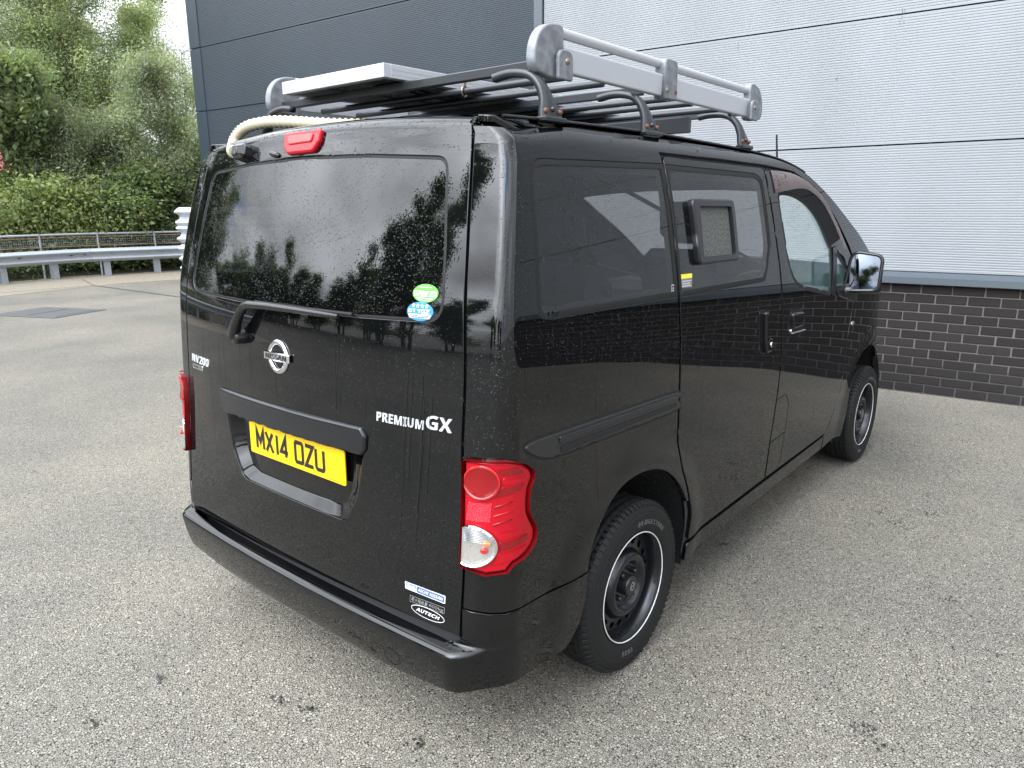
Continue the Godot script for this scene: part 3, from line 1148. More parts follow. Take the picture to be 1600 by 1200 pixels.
func plants() -> void:
	var g := "trees beyond the crash barrier"
	tree("willow_tree", "tallest grey-green many-stemmed willow, at the middle of the trees beyond the barrier", "tree", polar(71.6, 25.5), 9.3, 3.7, 7, "willow", 6200, 101, .30, 1.05, g, Vector3(-.03, 0, .02))
	tree("birch_tree", "tall fine-leaved birch beyond the barrier, nearest the warehouse corner", "tree", polar(68.2, 25.0), 8.6, 2.8, 5, "birch", 5600, 102, .28, 1.05, g)
	tree("birch_tree", "thin sparse birch sapling showing sky, partly behind the warehouse corner", "tree", polar(63.2, 26.5), 6.2, 1.3, 3, "birch", 420, 103, .3, .95, g)
	tree("lime_tree", "broad-leaved yellow-green tree at the left edge, in front of the willow", "tree", polar(74.3, 22.2), 5.8, 2.5, 4, "broad", 2300, 104, .56, 1.0, g)
	tree("willow_tree", "mid-height bushy willow below the tall birch, beside the warehouse corner", "tree", polar(65.3, 22.4), 5.0, 2.5, 5, "willow", 5200, 105, .12, .95, g)
	tree("willow_tree", "low dark-stemmed willow in front of the tallest willow", "tree", polar(69.2, 22.8), 3.9, 2.3, 5, "willow", 3600, 106, .12, .85, g)
	tree("willow_tree", "ragged tall willow whose thin twigs stand against the sky at the far left", "tree", polar(77.4, 27.0), 7.0, 2.2, 5, "willow", 1300, 107, .3, .9, g)
	g = "bushes along the crash barrier"
	tree("bramble_bush", "yellow-green bramble bush with dry stems, midway along the fence", "bush", polar(70.9, 21.6), 2.3, 1.5, 9, "bramble", 1500, 111, .1, 1.25, g, Vector3.ZERO, "dry")
	tree("bramble_bush", "leafy bramble bush below the broad-leaved tree at the left edge", "bush", polar(73.6, 21.6), 1.5, 1.5, 8, "bramble", 1700, 112, .05, .95, g)
	tree("bramble_bush", "tangle of dry brown stems with few leaves behind the middle of the fence", "bush", polar(69.0, 21.3), 1.6, 1.3, 14, "bramble", 420, 113, .1, 1.1, g, Vector3.ZERO, "dry")
	tree("hazel_bush", "dark green bush behind the fence nearest the warehouse corner", "bush", polar(65.8, 22.2), 2.5, 1.9, 8, "dark", 2300, 114, .05, 1.3, g)
	tree("hazel_bush", "dark green bush between the dry stems and the corner bush", "bush", polar(67.6, 22.4), 2.3, 1.7, 8, "dark", 1900, 115, .05, 1.2, g)
	tree("hazel_bush", "dark bush deep behind the yellow-green bramble", "bush", polar(71.2, 23.0), 2.6, 2.0, 8, "dark", 2300, 116, .05, 1.2, g)
	tree("hazel_bush", "dark bush half hidden behind the warehouse corner", "bush", polar(63.4, 23), 2.6, 1.7, 8, "dark", 1700, 117, .05, 1.2, g)
	# bank of soil and ground ivy under them
	var bank := MB.new()
	var line := rail_line()
	for i in line.size() - 1:
		var r := []
		for k in [i, i + 1]:
			for q in [[-.45, .006], [-1.6, .22], [-5.0, .55], [-14.0, .7]]:
				r.append(bank.add(line[k] + Vector3(q[0], q[1], 0), Vector3.UP))
		for j in 3: bank.quad(r[j], r[j + 1], r[j + 5], r[j + 4])
	struct(put("bank", bank, M.earth, self))
	rng.seed = 77
	var mm := MultiMesh.new()
	mm.transform_format = MultiMesh.TRANSFORM_3D
	mm.use_colors = true
	mm.mesh = leaf_cluster(9, .08, .045, .26, 9)
	mm.instance_count = 5200
	rng.seed = 78
	for i in 5200:
		var f: Transform3D = along(line, rng.randf_range(3.0, 21.0))
		var away := .5 + 3.2 * pow(rng.randf(), 1.4)
		mm.set_instance_transform(i, Transform3D(Basis.from_euler(Vector3(0, rng.randf() * TAU, 0)).scaled(Vector3.ONE * rng.randf_range(.7, 1.3)), f.origin + Vector3(-away, .05 + rng.randf() * .38 + away * .1, 0)))
		var t := rng.randf_range(.5, 1.5)
		mm.set_instance_color(i, Color(t, t, t * .9))
	var gc := MultiMeshInstance3D.new()
	gc.name = "ground_cover"
	gc.multimesh = mm
	gc.material_override = M.leaf.dark
	add_child(gc, true)
	stuff(gc)
	gc.set_meta("label", "low ivy and weeds at the foot of the bushes")
	gc.set_meta("category", "ground cover")
	# behind the photographer: what the rear window mirrors
	g = "trees round the yard behind the photographer"
	var back := [[92, 21, 9.2, 3.2, "dark", "tall willow seen mirrored at the left edge of the rear window"], [100, 22, 9.4, 3.0, "dark", "tall birch mirrored beside the willow in the rear window's left edge"],
		[114, 28, 6.4, 2.6, "dark", "round low tree mirrored just right of the mirrored house roof"], [120, 27, 7.4, 2.4, "dark", "bushy tree mirrored in the left half of the rear window's skyline"],
		[126, 28, 6.9, 2.6, "dark", "small upright tree mirrored near the middle of the rear window"], [131, 28, 6.0, 2.6, "dark", "lowest tree of the mirrored skyline, at its dip"],
		[136, 26, 8.2, 2.3, "dark", "spiky tree mirrored right of the skyline's dip"], [141, 25, 9.6, 2.4, "dark", "tall narrow tree mirrored right of the window's middle"],
		[143.5, 21, 10.8, 2.3, "dark", "dense tree mirrored in the right third of the rear window"], [148.5, 20, 12.4, 2.2, "dark", "tallest tree, mirrored up to the top right of the rear window"],
		[156, 24, 6.8, 2.5, "dark", "tall tree mirrored at the rear window's right edge"], [167, 27, 5.2, 3.2, "dark", "tree mirrored in the rear corner pillar of the van"],
		[178, 27, 5.4, 4.4, "dark", "tree behind the photographer, mirrored low in the tail lamp corner"], [200, 24, 4.6, 3.0, "dark", "leftmost of the two trees mirrored in the right door mirror"], [212, 25, 4.4, 3.4, "dark", "rightmost of the two trees mirrored in the right door mirror"], [109, 31, 6.2, 3.0, "dark", "dim tree mirrored behind the gabled house"]]
	for i in back.size():
		var q: Array = back[i]
		tree("dark_tree" if q[4] == "dark" else "willow_tree", q[5], "tree", polar(q[0], q[1]) + Vector3(-1.8, 0, -1.3), q[2], q[3], 5, q[4], 3600, 200 + i, .06, 1.2, g)
	# houses
	var h := thing("red_roof_house", "building with a red roof glimpsed through the trees at the left edge", "house", polar(74.0, 36), deg_to_rad(70))
	house(h, 9, 6, 3.0, 2.4, M.roof_red)
	h = thing("gabled_house", "pale gabled house mirrored at the left of the rear window", "house", polar(113, 34), deg_to_rad(15))
	house(h, 9, 7, 3.0, 2.6, M.slate)

func house(o: Node3D, w: float, d: float, eave: float, rise: float, roof: Material) -> void:
	var mb := MB.new()
	box(mb, at(Vector3(0, eave * .5, 0)), Vector3(w, eave, d), .01)
	for s in [-1.0, 1.0]:
		var a := mb.add(Vector3(w * .5 * s, eave, -d * .5), Vector3(s, 0, 0))
		var b := mb.add(Vector3(w * .5 * s, eave, d * .5), Vector3(s, 0, 0))
		var c := mb.add(Vector3(w * .5 * s, eave + rise, 0), Vector3(s, 0, 0))
		mb.tri(a, b, c)
	put("wall", mb, M.render, o)
	mb = MB.new()
	for s in [-1.0, 1.0]:
		var e := Vector3(0, eave - .12, (d * .5 + .3) * s)
		var top := Vector3(0, eave + rise + .1, 0)
		var dir := (e - top)
		var n := Vector3(1, 0, 0).cross(dir).normalized()
		if n.y < 0: n = -n
		box(mb, Transform3D(Basis(Vector3.RIGHT, n, Vector3.RIGHT.cross(n)), (e + top) * .5), Vector3(w + .5, .12, dir.length()), .01)
	var rf := put("roof", mb, roof, o)
	mb = MB.new()
	box(mb, at(Vector3(w * .25, eave + rise + .3, 0)), Vector3(.6, 1.0, .6), .02)
	put("chimney", mb, M.brick[0], rf)
	for x in [-w * .28, w * .25]:
		mb = MB.new()
		box(mb, at(Vector3(x, 1.5, d * .5 + .01)), Vector3(1.2, 1.1, .06), .005)
		var wd := put("window", mb, M.white_print, o)
		mb = MB.new()
		box(mb, at(Vector3(x, 1.5, d * .5 + .03)), Vector3(1.05, .95, .04), .002)
		put("pane", mb, M.satin, wd)

# ---------------------------------------------------------------- the van
func build_van() -> void:
	van = thing("van", "rain-wet black compact van with a roof rack, parked nose-in to the warehouse", "van")
	# outlines, right side, (z, y)
	var win_q := rounded([.500,1.672,.075, -.198,1.684,.004, -.232,1.257,.004, .455,1.263,.03, .524,1.272,.07])
	var win_s := rounded([-.210,1.683,.008, -.93,1.676,.05, -1.0,1.66,.05, -1.046,1.384,.05, -.99,1.248,.05, -.243,1.254,.008])
	var win_f := smooth([-1.150,1.585, -1.25,1.612, -1.467,1.578, -1.635,1.506, -1.775,1.395, -1.84,1.32, -1.84,1.125, -1.72,1.132, -1.590,1.151, -1.40,1.185, -1.30,1.23, -1.235,1.31, -1.20,1.40], true, 4)
	var win_v := rounded([-1.895,1.35,.02, -2.26,1.145,.03, -1.895,1.118,.02])
	var slide := rounded([-.205,1.706,.03, -1.035,1.700,.03, -1.052,1.60,.1, -1.09,1.46,.2, -1.165,1.18,.3, -1.203,.90,.3, -1.192,.74,.3, -1.155,.52,.2, -1.145,.345,.02, -.375,.328,.02, -.382,.44,.1, -.335,.55,.1, -.288,.64,.1, -.262,.74,.1, -.255,.90,.1, -.252,1.10,.1, -.240,1.254,.06, -.208,1.60,.1])
	var door := rounded([-1.045,1.692,.02, -1.373,1.686,.2, -1.625,1.622,.3, -1.913,1.475,.3, -2.33,1.165,.03, -2.24,1.06,.05, -2.19,.84,.2, -2.186,.643,.2, -2.129,.488,.1, -1.985,.350,.05, -1.152,.345,.02, -1.162,.52,.2, -1.199,.74,.3, -1.210,.90,.3, -1.172,1.18,.3, -1.097,1.46,.2, -1.059,1.60,.1])
	var arch_r := smooth([.300,.481, .279,.566, .208,.654, .125,.700, .02,.712, -.105,.691, -.211,.634, -.300,.545, -.350,.455, -.366,.36, -.36,.26], false, 4)
	var arch_f := smooth([-2.29,.26, -2.315,.42, -2.345,.56, -2.43,.665, -2.55,.722, -2.68,.735, -2.81,.71, -2.93,.655, -3.03,.565, -3.09,.45, -3.10,.26], false, 4)
	# tailgate outline on the rear, (x, y)
	var tail_half := [.735,.424, .738,.61, .731,.76, .722,.93, .722,1.18, .697,1.431, .668,1.649, .652,1.745]
	for sd in [1.0, -1.0]:
		var here := func(p: PackedVector2Array) -> PackedVector2Array: return p if sd > 0 else flip(p)
		# body side: tailgate gap, gutter to the windscreen pillar, over the doors, down round the arch
		var q := PackedVector2Array()
		for p in on_rear(smooth(tail_half, false, 4), 9.0): q.append(p)
		q.remove_at(q.size() - 1)
		q.append(Vector2(sx(.652, 1.745), 1.745))
		q.append(Vector2(sx(.640, 1.772), 1.772))
		var z := .53
		while z > -2.93:
			var yg := cub(YG, z) - .002
			q.append(Vector2(sz(z, yg), yg))
			z -= .05
		for p in [Vector2(-2.93, 1.07), Vector2(-2.60, 1.20), Vector2(-2.345, 1.165), Vector2(-2.13, 1.335), Vector2(-1.913, 1.482), Vector2(-1.625, 1.629), Vector2(-1.373, 1.693), Vector2(-1.04, 1.707), Vector2(-.62, 1.712), Vector2(-.20, 1.713)]: q.append(Vector2(sz(p.x, p.y), p.y))
		for p in [Vector2(-.203, 1.60), Vector2(-.232, 1.26), Vector2(-.246, 1.1), Vector2(-.249, .9), Vector2(-.256, .74), Vector2(-.282, .64), Vector2(-.329, .553), Vector2(-.352, .50)]: q.append(Vector2(sz(p.x, p.y), p.y))
		var ar := arch_r.duplicate()
		ar.reverse()
		for p in ar:
			if p.y > .50: q.append(Vector2(sz(p.x, p.y), p.y))
		q.append(Vector2(sz(.302, .481), .481))
		for p in [Vector2(.40, .4845), Vector2(.499, .4885)]: q.append(Vector2(sz(p.x, p.y), p.y))
		for w in [[.94,.492], [.90,.494], [.86,.4985], [.82,.504], [.78,.509]]: q.append(Vector2(w[0], w[1]))
		q.append(Vector2(sx(.7365, .511), .511))
		# drop tailgate points that lie below the bumper joint
		var q2 := PackedVector2Array()
		for i in q.size():
			if i < 12 and q[i].y < .515: continue
			q2.append(q[i])
		var lamp := lamp_outline()
		var bs := panel("body_side", 0, here.call(q2), [here.call(on_side(win_q)), here.call(lamp)], M.paint, van)
		window("rear_quarter_window", here.call(on_side(win_q)), M.side_glass, bs)
		var sl := panel("sliding_door", 0, here.call(on_side(slide)), [here.call(on_side(win_s))], M.paint, van)
		window("sliding_door_window", here.call(on_side(win_s)), M.side_glass, sl)
		var flap := rounded([-1.168,.52,.0, -1.195,.70,.01, -1.30,.715,.03, -1.352,.66,.04, -1.345,.515,.0])
		var fd := panel("front_door", 0, here.call(on_side(door)), [here.call(on_side(win_f)), here.call(on_side(win_v))], M.paint, van)
		window("front_door_window", here.call(on_side(win_f)), M.clear_glass, fd)
		window("quarter_light", here.call(on_side(win_v)), M.clear_glass, fd)
		# fuel flap line, as a thin groove strip
		if sd > 0:
			strokes("flap_gap", 0, Vector2.ZERO, [flat_list(side_line(rounded([-1.206,.705,.0, -1.30,.715,.03, -1.352,.66,.05, -1.335,.50,.0, -1.325,.37,.0])))], Vector2.ONE, .004, .0008, M.void, fd)
			strokes("flap_shut_line", 0, Vector2.ZERO, [flat_list(PackedVector2Array([Vector2(sz(-1.160, .512), .512), Vector2(sz(-1.345, .520), .520)]))], Vector2.ONE, .004, .001, M.void, fd)
		# fender and front end
		var f := PackedVector2Array()
		for p in [Vector2(-2.352, 1.158), Vector2(-2.60, 1.193), Vector2(-2.93, 1.065), Vector2(-3.1, 1.01), Vector2(-3.3, .94), Vector2(-3.5, .80), Vector2(-3.545, .72), Vector2(-3.545, .25), Vector2(-3.11, .25)]: f.append(Vector2(sz(p.x, p.y), p.y))
		var af := arch_f.duplicate()
		af.reverse()
		for p in af: f.append(Vector2(sz(p.x, p.y), p.y))
		for p in [Vector2(-1.99, .26), Vector2(-1.985, .340), Vector2(-2.135, .482), Vector2(-2.192, .643), Vector2(-2.197, .84), Vector2(-2.247, 1.06)]: f.append(Vector2(sz(p.x, p.y), p.y))
		panel("front_fender", 0, here.call(f), [], M.paint, van)
		boss("side_repeater", 0, here.call(ellipse(sz(-2.259, .921), .921, .026, .012, 18)), .006, .004, M.reflector, van)
		# sill
		var sill := on_side(rounded([-.372,.318,.0, -1.98,.340,.0, -1.98,.262,.02, -.372,.235,.02]))
		panel("sill", 0, here.call(sill), [], M.paint, van)
		# slider rail
		var rail := on_side(smooth([.592,.948, .545,.957, .458,.955, .1,.944, -.23,.932, -.236,.905, -.236,.872, .1,.879, .418,.888, .508,.899, .560,.921], true, 4), .02)
		var rl := boss("slider_rail", 0, here.call(rail), .005, .004, M.rail_plastic, van)
		var rgap := MB.new()
		hem(rgap, 0, here.call(rail), false, .0006, [Vector2(.0, .0), Vector2(.007, .0)])
		put("rail_gap", rgap, M.void, rl)
		boss("rail_groove", 0, here.call(on_side(rounded([.44,.915,.006, -.22,.898,.0, -.22,.886,.0, .44,.897,.006]))), .0035, .002, M.void, rl, .03, -.001, .006)
		boss("rail_lip", 0, here.call(on_side(rounded([.45,.945,.004, -.22,.925,.0, -.22,.912,.0, .45,.925,.004]))), .0045, .004, M.satin, rl, .03, -.001, .006)
		# handles
		var pocket := MB.new()
		boss_to(pocket, 0, here.call(on_side(rounded([-.915,1.137,.02, -.985,1.134,.03, -1.06,1.0,.04, -1.03,.945,.03, -.945,.955,.03]))), .0012, .001)
		var hd := put("sliding_door_handle", pocket, M.satin, sl)
		boss("grip", 0, here.call(on_side(rounded([-.955,1.128,.01, -.985,1.126,.01, -1.005,1.02,.02, -1.055,1.0,.02, -1.04,.952,.02, -.985,.95,.02, -.968,1.0,.02]))), .020, .010, M.paint, hd)
		boss("key_lock", 0, here.call(ellipse(sz(-1.02, .985), .985, .012, .012, 14)), .024, .003, M.chrome, hd)
		pocket = MB.new()
		boss_to(pocket, 0, here.call(on_side(rounded([-1.27,1.098,.03, -1.44,1.086,.03, -1.485,.992,.03, -1.305,.986,.03]))), .0012, .001)
		hd = put("front_door_handle", pocket, M.satin, fd)
		boss("grip", 0, here.call(on_side(rounded([-1.285,1.088,.02, -1.425,1.078,.02, -1.445,1.012,.02, -1.305,1.012,.02]))), .014, .010, M.paint, hd)
		boss("lower_edge", 0, here.call(on_side(rounded([-1.305,.996,.003, -1.480,.990,.003, -1.480,.983,.003, -1.305,.989,.003]))), .005, .003, M.alu, hd)
		boss("key_lock", 0, here.call(ellipse(sz(-1.292, 1.005), 1.005, .008, .008, 14)), .006, .003, M.chrome, hd)
		# window black edging between the two panes, divider bar of the front window
		boss("window_divider", 0, here.call(on_side(rounded([-1.838,1.35,.0, -1.90,1.355,.0, -1.90,1.10,.0, -1.838,1.115,.0]))), .006, .003, M.trim, fd, .03, .004)
		# smoked wind deflector over the front window
		visor(sd, here, fd)
		door_mirror(sd, fd)
		tail_lamp(sd, here, lamp)
	# popup vent window, right side only
	var vent := MB.new()
	var vo := on_side(rounded([-.335,1.572,.025, -.668,1.570,.025, -.690,1.350,.025, -.362,1.352,.025]))
	var vi := on_side(rounded([-.385,1.548,.008, -.640,1.546,.008, -.658,1.372,.008, -.392,1.374,.008]))
	var frm := MB.new()
	var pin := inset(ccw(vo), .008)
	sheet(frm, 0, pin, [vi], .03, .019)
	hem(frm, 0, pin, false, .019, [Vector2(0, 0), Vector2(.004, .001), Vector2(.007, .004), Vector2(.008, .008), Vector2(.008, .022)])
	hem(frm, 0, vi, true, .019, [Vector2(0, 0), Vector2(.002, .001), Vector2(.003, .016)])
	var vf := put("vent_window_frame", frm, M.trim, van)
	sheet(vent, 0, vi, [], .03, .004)
	put("insect_mesh", vent, M.mesh, vf)
	# roof, windscreen, bonnet
	var rp := PackedVector2Array([Vector2(-.992, -3.5), Vector2(.992, -3.5), Vector2(.992, .535), Vector2(.93, .55), Vector2(.895, .512), Vector2(-.895, .512), Vector2(-.93, .55), Vector2(-.992, .535)])
	var ws := dense(rounded([-.86,-1.80,.06, .86,-1.80,.06, .90,-2.72,.05, -.90,-2.72,.05]), .06)
	var roof := panel("roof", 1, dense(rp, .06), [ws], M.paint, van, .07)
	var wsm := MB.new()
	sheet(wsm, 1, ws, [], .06, -.003)
	put("windscreen", wsm, M.clear_glass, van)
	for sd in [1.0, -1.0]:
		var gm := MB.new()
		var gp := PackedVector3Array()
		var zz := .50
		while zz > -1.55:
			var p := pt(1, .985 * sd, zz)
			gp.append(p + Vector3(.004 * sd, .0, 0))
			zz -= .06
		tube(gm, gp, .0045, 8)
		put("roof_moulding", gm, M.trim, van)
	tailgate(tail_half)
	bumpers()
	insides(win_q, win_s, win_f, win_v, ws, arch_r, arch_f)
	for w in [[.767, 0.0], [.765, -2.725], [-.767, 0.0], [-.765, -2.725]]: wheel(w[0], w[1])
	stickers()
	# aerial on the roof front
	var am := MB.new()
	var ab := pt(1, .60 / .80, -1.68)
	tube(am, PackedVector3Array([ab + Vector3(0, -.01, 0), ab + Vector3(0, .012, .006), ab + Vector3(0, .03, .01), ab + Vector3(.0, .20, .055)]), [.014, .011, .0055, .0042], 8)
	put("aerial", am, M.black, van)
	drops(tail_half)
	runs()

func side_line(p: PackedVector2Array) -> PackedVector2Array:
	var o := PackedVector2Array()
	for q in dense(p, .03, false): o.append(Vector2(sz(q.x, q.y), q.y))
	return o

func flat_list(p: PackedVector2Array) -> Array:
	var o := []
	for q in p:
		o.append(q.x); o.append(q.y)
	return o

func window(called: String, poly: PackedVector2Array, m: Material, parent: Node, k := 0) -> void:
	var mb := MB.new()
	var p := inset(ccw(poly), .0085)
	sheet(mb, k, p, [], .045, -.0035)
	put(called, mb, m, parent)
	if called == "rear_window": return
	mb = MB.new()
	hem(mb, k, inset(ccw(poly), .001), false, .0, [Vector2(-.019, .0032), Vector2(-.018, .0016), Vector2(-.002, .0016), Vector2(.0, .006)])
	put("window_seal", mb, M.void, parent)

const LAMP_UP := .018
func lamp_outline() -> PackedVector2Array:
	var o := PackedVector2Array()
	for y in [.615, .70, .80, .905]: o.append(Vector2(sx(.7305 if y > .7 else .733, y), y))
	for q in [[.79,.912], [.84,.911]]: o.append(Vector2(q[0], q[1]))
	var c := smooth([.655,.908, .612,.897, .578,.872, .572,.848, .586,.825, .592,.79, .590,.755, .572,.722, .560,.695, .566,.668, .590,.646, .64,.627, .69,.618], false, 3)
	for q in c:
		var s := sz(q.x, q.y)
		if s > .86: o.append(Vector2(s, q.y))
	for q in [[.85,.607], [.80,.603]]: o.append(Vector2(q[0], q[1]))
	for i in o.size(): o[i].y += LAMP_UP
	return o

func tail_lamp(sd: float, here: Callable, lamp: PackedVector2Array) -> void:
	var root := Node3D.new()
	root.name = "tail_lamp"
	van.add_child(root, true)
	boss("housing", 0, here.call(lamp), .004, .004, M.red_dark, root, .02, .02)
	var inn := inset(lamp, .005)
	boss("red_lens", 0, here.call(inn), .007, .005, M.red, root, .02, -.001, .003)
	# upper lamp: bright rim round a dished bowl; lower lamp: clear, ribbed at the top
	var plain_here := here
	here = func(p: PackedVector2Array) -> PackedVector2Array:
		var o := PackedVector2Array()
		for q in p: o.append(q + Vector2(0, LAMP_UP))
		return plain_here.call(o)
	var x0 := sx(.738, .76) + .006
	dish(root, sd, "brake_bowl", .764, .853 + LAMP_UP, .0435, x0, M.red_bright, M.red_deep)
	dish(root, sd, "reversing_bowl", .757, .678 + LAMP_UP, .0545, x0, M.chrome, M.reflector)
	for i in 9:
		var y := .690 + i * .0044
		var w := sqrt(maxf(.0, 1.0 - pow((y - .678) / .0535, 2.0))) * .056
		boss("reflector_rib", 0, here.call(PackedVector2Array([Vector2(maxf(sx(.7365, y) + .008, .757 - w), y), Vector2(.757 + w, y), Vector2(.757 + w, y + .0021), Vector2(maxf(sx(.7365, y) + .008, .757 - w), y + .0021)])), .0025, .001, M.alu, root, .02, -.008, .0185)
	boss("indicator_bulb", 0, here.call(ellipse(.793, .674, .010, .008, 14)), .007, .005, M.red_bright, root, .01, -.008, .0185)
	boss("amber_strip", 0, here.call(ellipse(.797, .693, .012, .005, 14)), .005, .003, M.amber, root, .01, -.008, .0190)
	# prism band between them and facets towards the side
	for i in 3:
		var y := .788 - i * .024
		boss("lens_rib", 0, here.call(PackedVector2Array([Vector2(.806, y - .004), Vector2(.868, y + .012), Vector2(.868, y + .019), Vector2(.806, y + .004)])), .0045, .0035, M.red_deep if i != 1 else M.red_bright, root, .02, -.001, .0095)
	for q in [[.800,.892, .872,.892, .905,.868, .822,.872, 0], [.826,.866, .908,.862, .912,.846, .822,.846, 1], [.822,.842, .908,.842, .880,.826, .806,.812, 0], [.812,.722, .882,.722, .908,.702, .826,.696, 1], [.826,.692, .914,.698, .914,.680, .828,.668, 0], [.826,.662, .912,.672, .880,.640, .810,.628, 1]]:
		boss("lens_facet", 0, here.call(PackedVector2Array([Vector2(q[0], q[1]), Vector2(q[2], q[3]), Vector2(q[4], q[5]), Vector2(q[6], q[7])])), .0026, .0024, [M.red_deep, M.red][q[8]], root, .015, -.001, .0095)
	var edge := []  # pale strips paint in the sky highlight on the body edge round the lamp
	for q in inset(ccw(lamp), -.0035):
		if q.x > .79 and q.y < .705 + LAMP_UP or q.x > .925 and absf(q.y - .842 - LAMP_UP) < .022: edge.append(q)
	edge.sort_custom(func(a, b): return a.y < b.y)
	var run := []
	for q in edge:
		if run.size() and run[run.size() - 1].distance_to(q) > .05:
			if run.size() > 1: strokes("lamp_edge_highlight", 0, Vector2.ZERO, [flat_list(plain_here.call(PackedVector2Array(run)))], Vector2.ONE, .0045, .006, M.alu_white, root)
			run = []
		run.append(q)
	if run.size() > 1: strokes("lamp_edge_highlight", 0, Vector2.ZERO, [flat_list(plain_here.call(PackedVector2Array(run)))], Vector2.ONE, .0045, .006, M.alu_white, root)
	boss("side_reflex", 0, here.call(rounded([x0,.744,.002, .800,.748,.002, .800,.800,.002, x0,.796,.002])), .0015, .001, M.prism, root, .02, -.001, .0095)

# a dished round reflector under a raised rim, cut straight at its inner side
func i_of(a: Array, q: Array) -> int: return a.find(q)

func dish(root: Node, sd: float, called: String, s: float, v: float, r: float, x0: float, rim: Material, bowl: Material) -> void:
	var mb := MB.new()
	var lens := MB.new()
	var rows := []
	var prof := [[1.06, .009], [1.05, .0125], [1.0, .0135], [.965, .0125], [.95, .010], [.90, .0085], [.75, .0062], [.5, .0045], [.25, .0038], [.02, .0035]]
	for j in 37:
		var a := TAU * j / 36
		var rr := []
		for q in prof:
			var py: float = v + sin(a) * r * q[0]
			var p := Vector2(maxf(sx(.7365, py) + .004 + (1.0 - q[0]) * .02, s + cos(a) * r * 1.16 * q[0]), py)
			rr.append(frame(0, p.x * sd, p.y, q[1] + (.0095 if i_of(prof, q) > 3 else .005)))
		rows.append(rr)
	for j in 36:
		for i in prof.size() - 1:
			var m := mb if i < 4 else lens
			var c := []
			for f in [rows[j][i], rows[j][i + 1], rows[j + 1][i + 1], rows[j + 1][i]]: c.append(f.origin)
			var n: Vector3 = (c[1] - c[0]).cross(c[3] - c[0])
			if n.length() < 1e-10: n = (c[2] - c[1]).cross(c[3] - c[1])
			n = n.normalized()
			if n.dot(rows[j][i].basis.z) < 0: n = -n
			var dz := (float(prof[i + 1][1]) - float(prof[i][1])) / maxf(1e-4, (float(prof[i][0]) - float(prof[i + 1][0])) * r)
			var ids := []
			for k in 4:
				var f: Transform3D = [rows[j][i], rows[j][i + 1], rows[j + 1][i + 1], rows[j + 1][i]][k]
				ids.append(m.add(f.origin, n if i < 5 else (n * .6 + f.basis.z * .4).normalized()))
			m.quad(ids[0], ids[1], ids[2], ids[3])
	var o := put(called, lens, bowl, root)
	put("rim", mb, rim, o)

func clip_left(p: PackedVector2Array, x: float) -> PackedVector2Array:
	var r := Geometry2D.intersect_polygons(p, PackedVector2Array([Vector2(x, -9), Vector2(9, -9), Vector2(9, 9), Vector2(x, 9)]))
	return r[0] if r.size() else p

func visor(sd: float, here: Callable, parent: Node) -> void:
	var top := smooth([-1.100,1.690, -1.368,1.682, -1.623,1.622, -1.850,1.490, -1.985,1.385], false, 5)
	var low := smooth([-1.118,1.600, -1.380,1.612, -1.603,1.548, -1.790,1.425, -1.895,1.330], false, 5)
	var mb := MB.new()
	var n := top.size()
	var rows := []
	for i in n:
		var r := []
		for j in 6:
			var t := j / 5.0
			var q := top[i].lerp(low[i], t)
			var s := sz(q.x, q.y) * sd
			var nn := nrm(0, s, q.y)
			var h := .004 + .038 * sin(t * PI * .55) * smoothstep(0.0, .12, float(i) / n)
			r.append(mb.add(pt(0, s, q.y) + nn * h, (nn + Vector3(0, .9 - t * .9, 0)).normalized()))
		rows.append(r)
	for i in n - 1:
		for j in 5: mb.quad(rows[i][j], rows[i][j + 1], rows[i + 1][j + 1], rows[i + 1][j])
	put("wind_deflector", mb, M.visor, parent)

func door_mirror(sd: float, parent: Node) -> void:
	var root := Node3D.new()
	root.name = "door_mirror"
	parent.add_child(root, true)
	var c := Vector3(.917 * sd, 1.215, -2.06)
	var b := Basis(Vector3.UP, .12 * sd) * Basis(Vector3.RIGHT, -.095)
	var out := rounded([-.085 * sd, -.100, .03, .085 * sd, -.092, .045, .088 * sd, .088, .04, -.060 * sd, .108, .05])
	var mb := MB.new()
	var was := plane
	plane = Transform3D(b, c)
	hem(mb, 2, ccw(out), false, 0.0, [Vector2(-.012, .012), Vector2(-.008, 0), Vector2(0, 0), Vector2(.006, .006), Vector2(.006, .03), Vector2(-.004, .07), Vector2(-.03, .105), Vector2(-.06, .12)])
	put("shell", mb, M.satin, root)
	mb = MB.new()
	slab(mb, Transform3D(b, c - b.z * .085), inset(ccw(out), .02), .03, .01)
	put("back", mb, M.satin, root)
	mb = MB.new()
	sheet(mb, 2, inset(ccw(out), .010), [], .02, -.004)
	for i in mb.v.size():
		var r := mb.v[i] - c
		r -= b.z * r.dot(b.z)
		mb.v[i] -= b.z * r.length_squared() / 3.6
		mb.n[i] = (b.z + r / 1.8).normalized()
	put("mirror_glass", mb, M.mirror, root)
	plane = was
	mb = MB.new()
	tube(mb, PackedVector3Array([Vector3(.79 * sd, 1.105, -2.06), Vector3(.85 * sd, 1.115, -2.08), Vector3(.90 * sd, 1.135, -2.10)]), [.045, .038, .032], 10)
	put("bracket", mb, M.satin, root)
	mb = MB.new()
	boss_to(mb, 0, flip_if(on_side(rounded([-1.90,1.16,.01, -2.26,1.135,.03, -2.27,1.03,.03, -1.95,1.10,.02])), sd), .008, .006)
	put("base", mb, M.trim, root)

func flip_if(p: PackedVector2Array, sd: float) -> PackedVector2Array:
	return p if sd > 0 else flip(p)

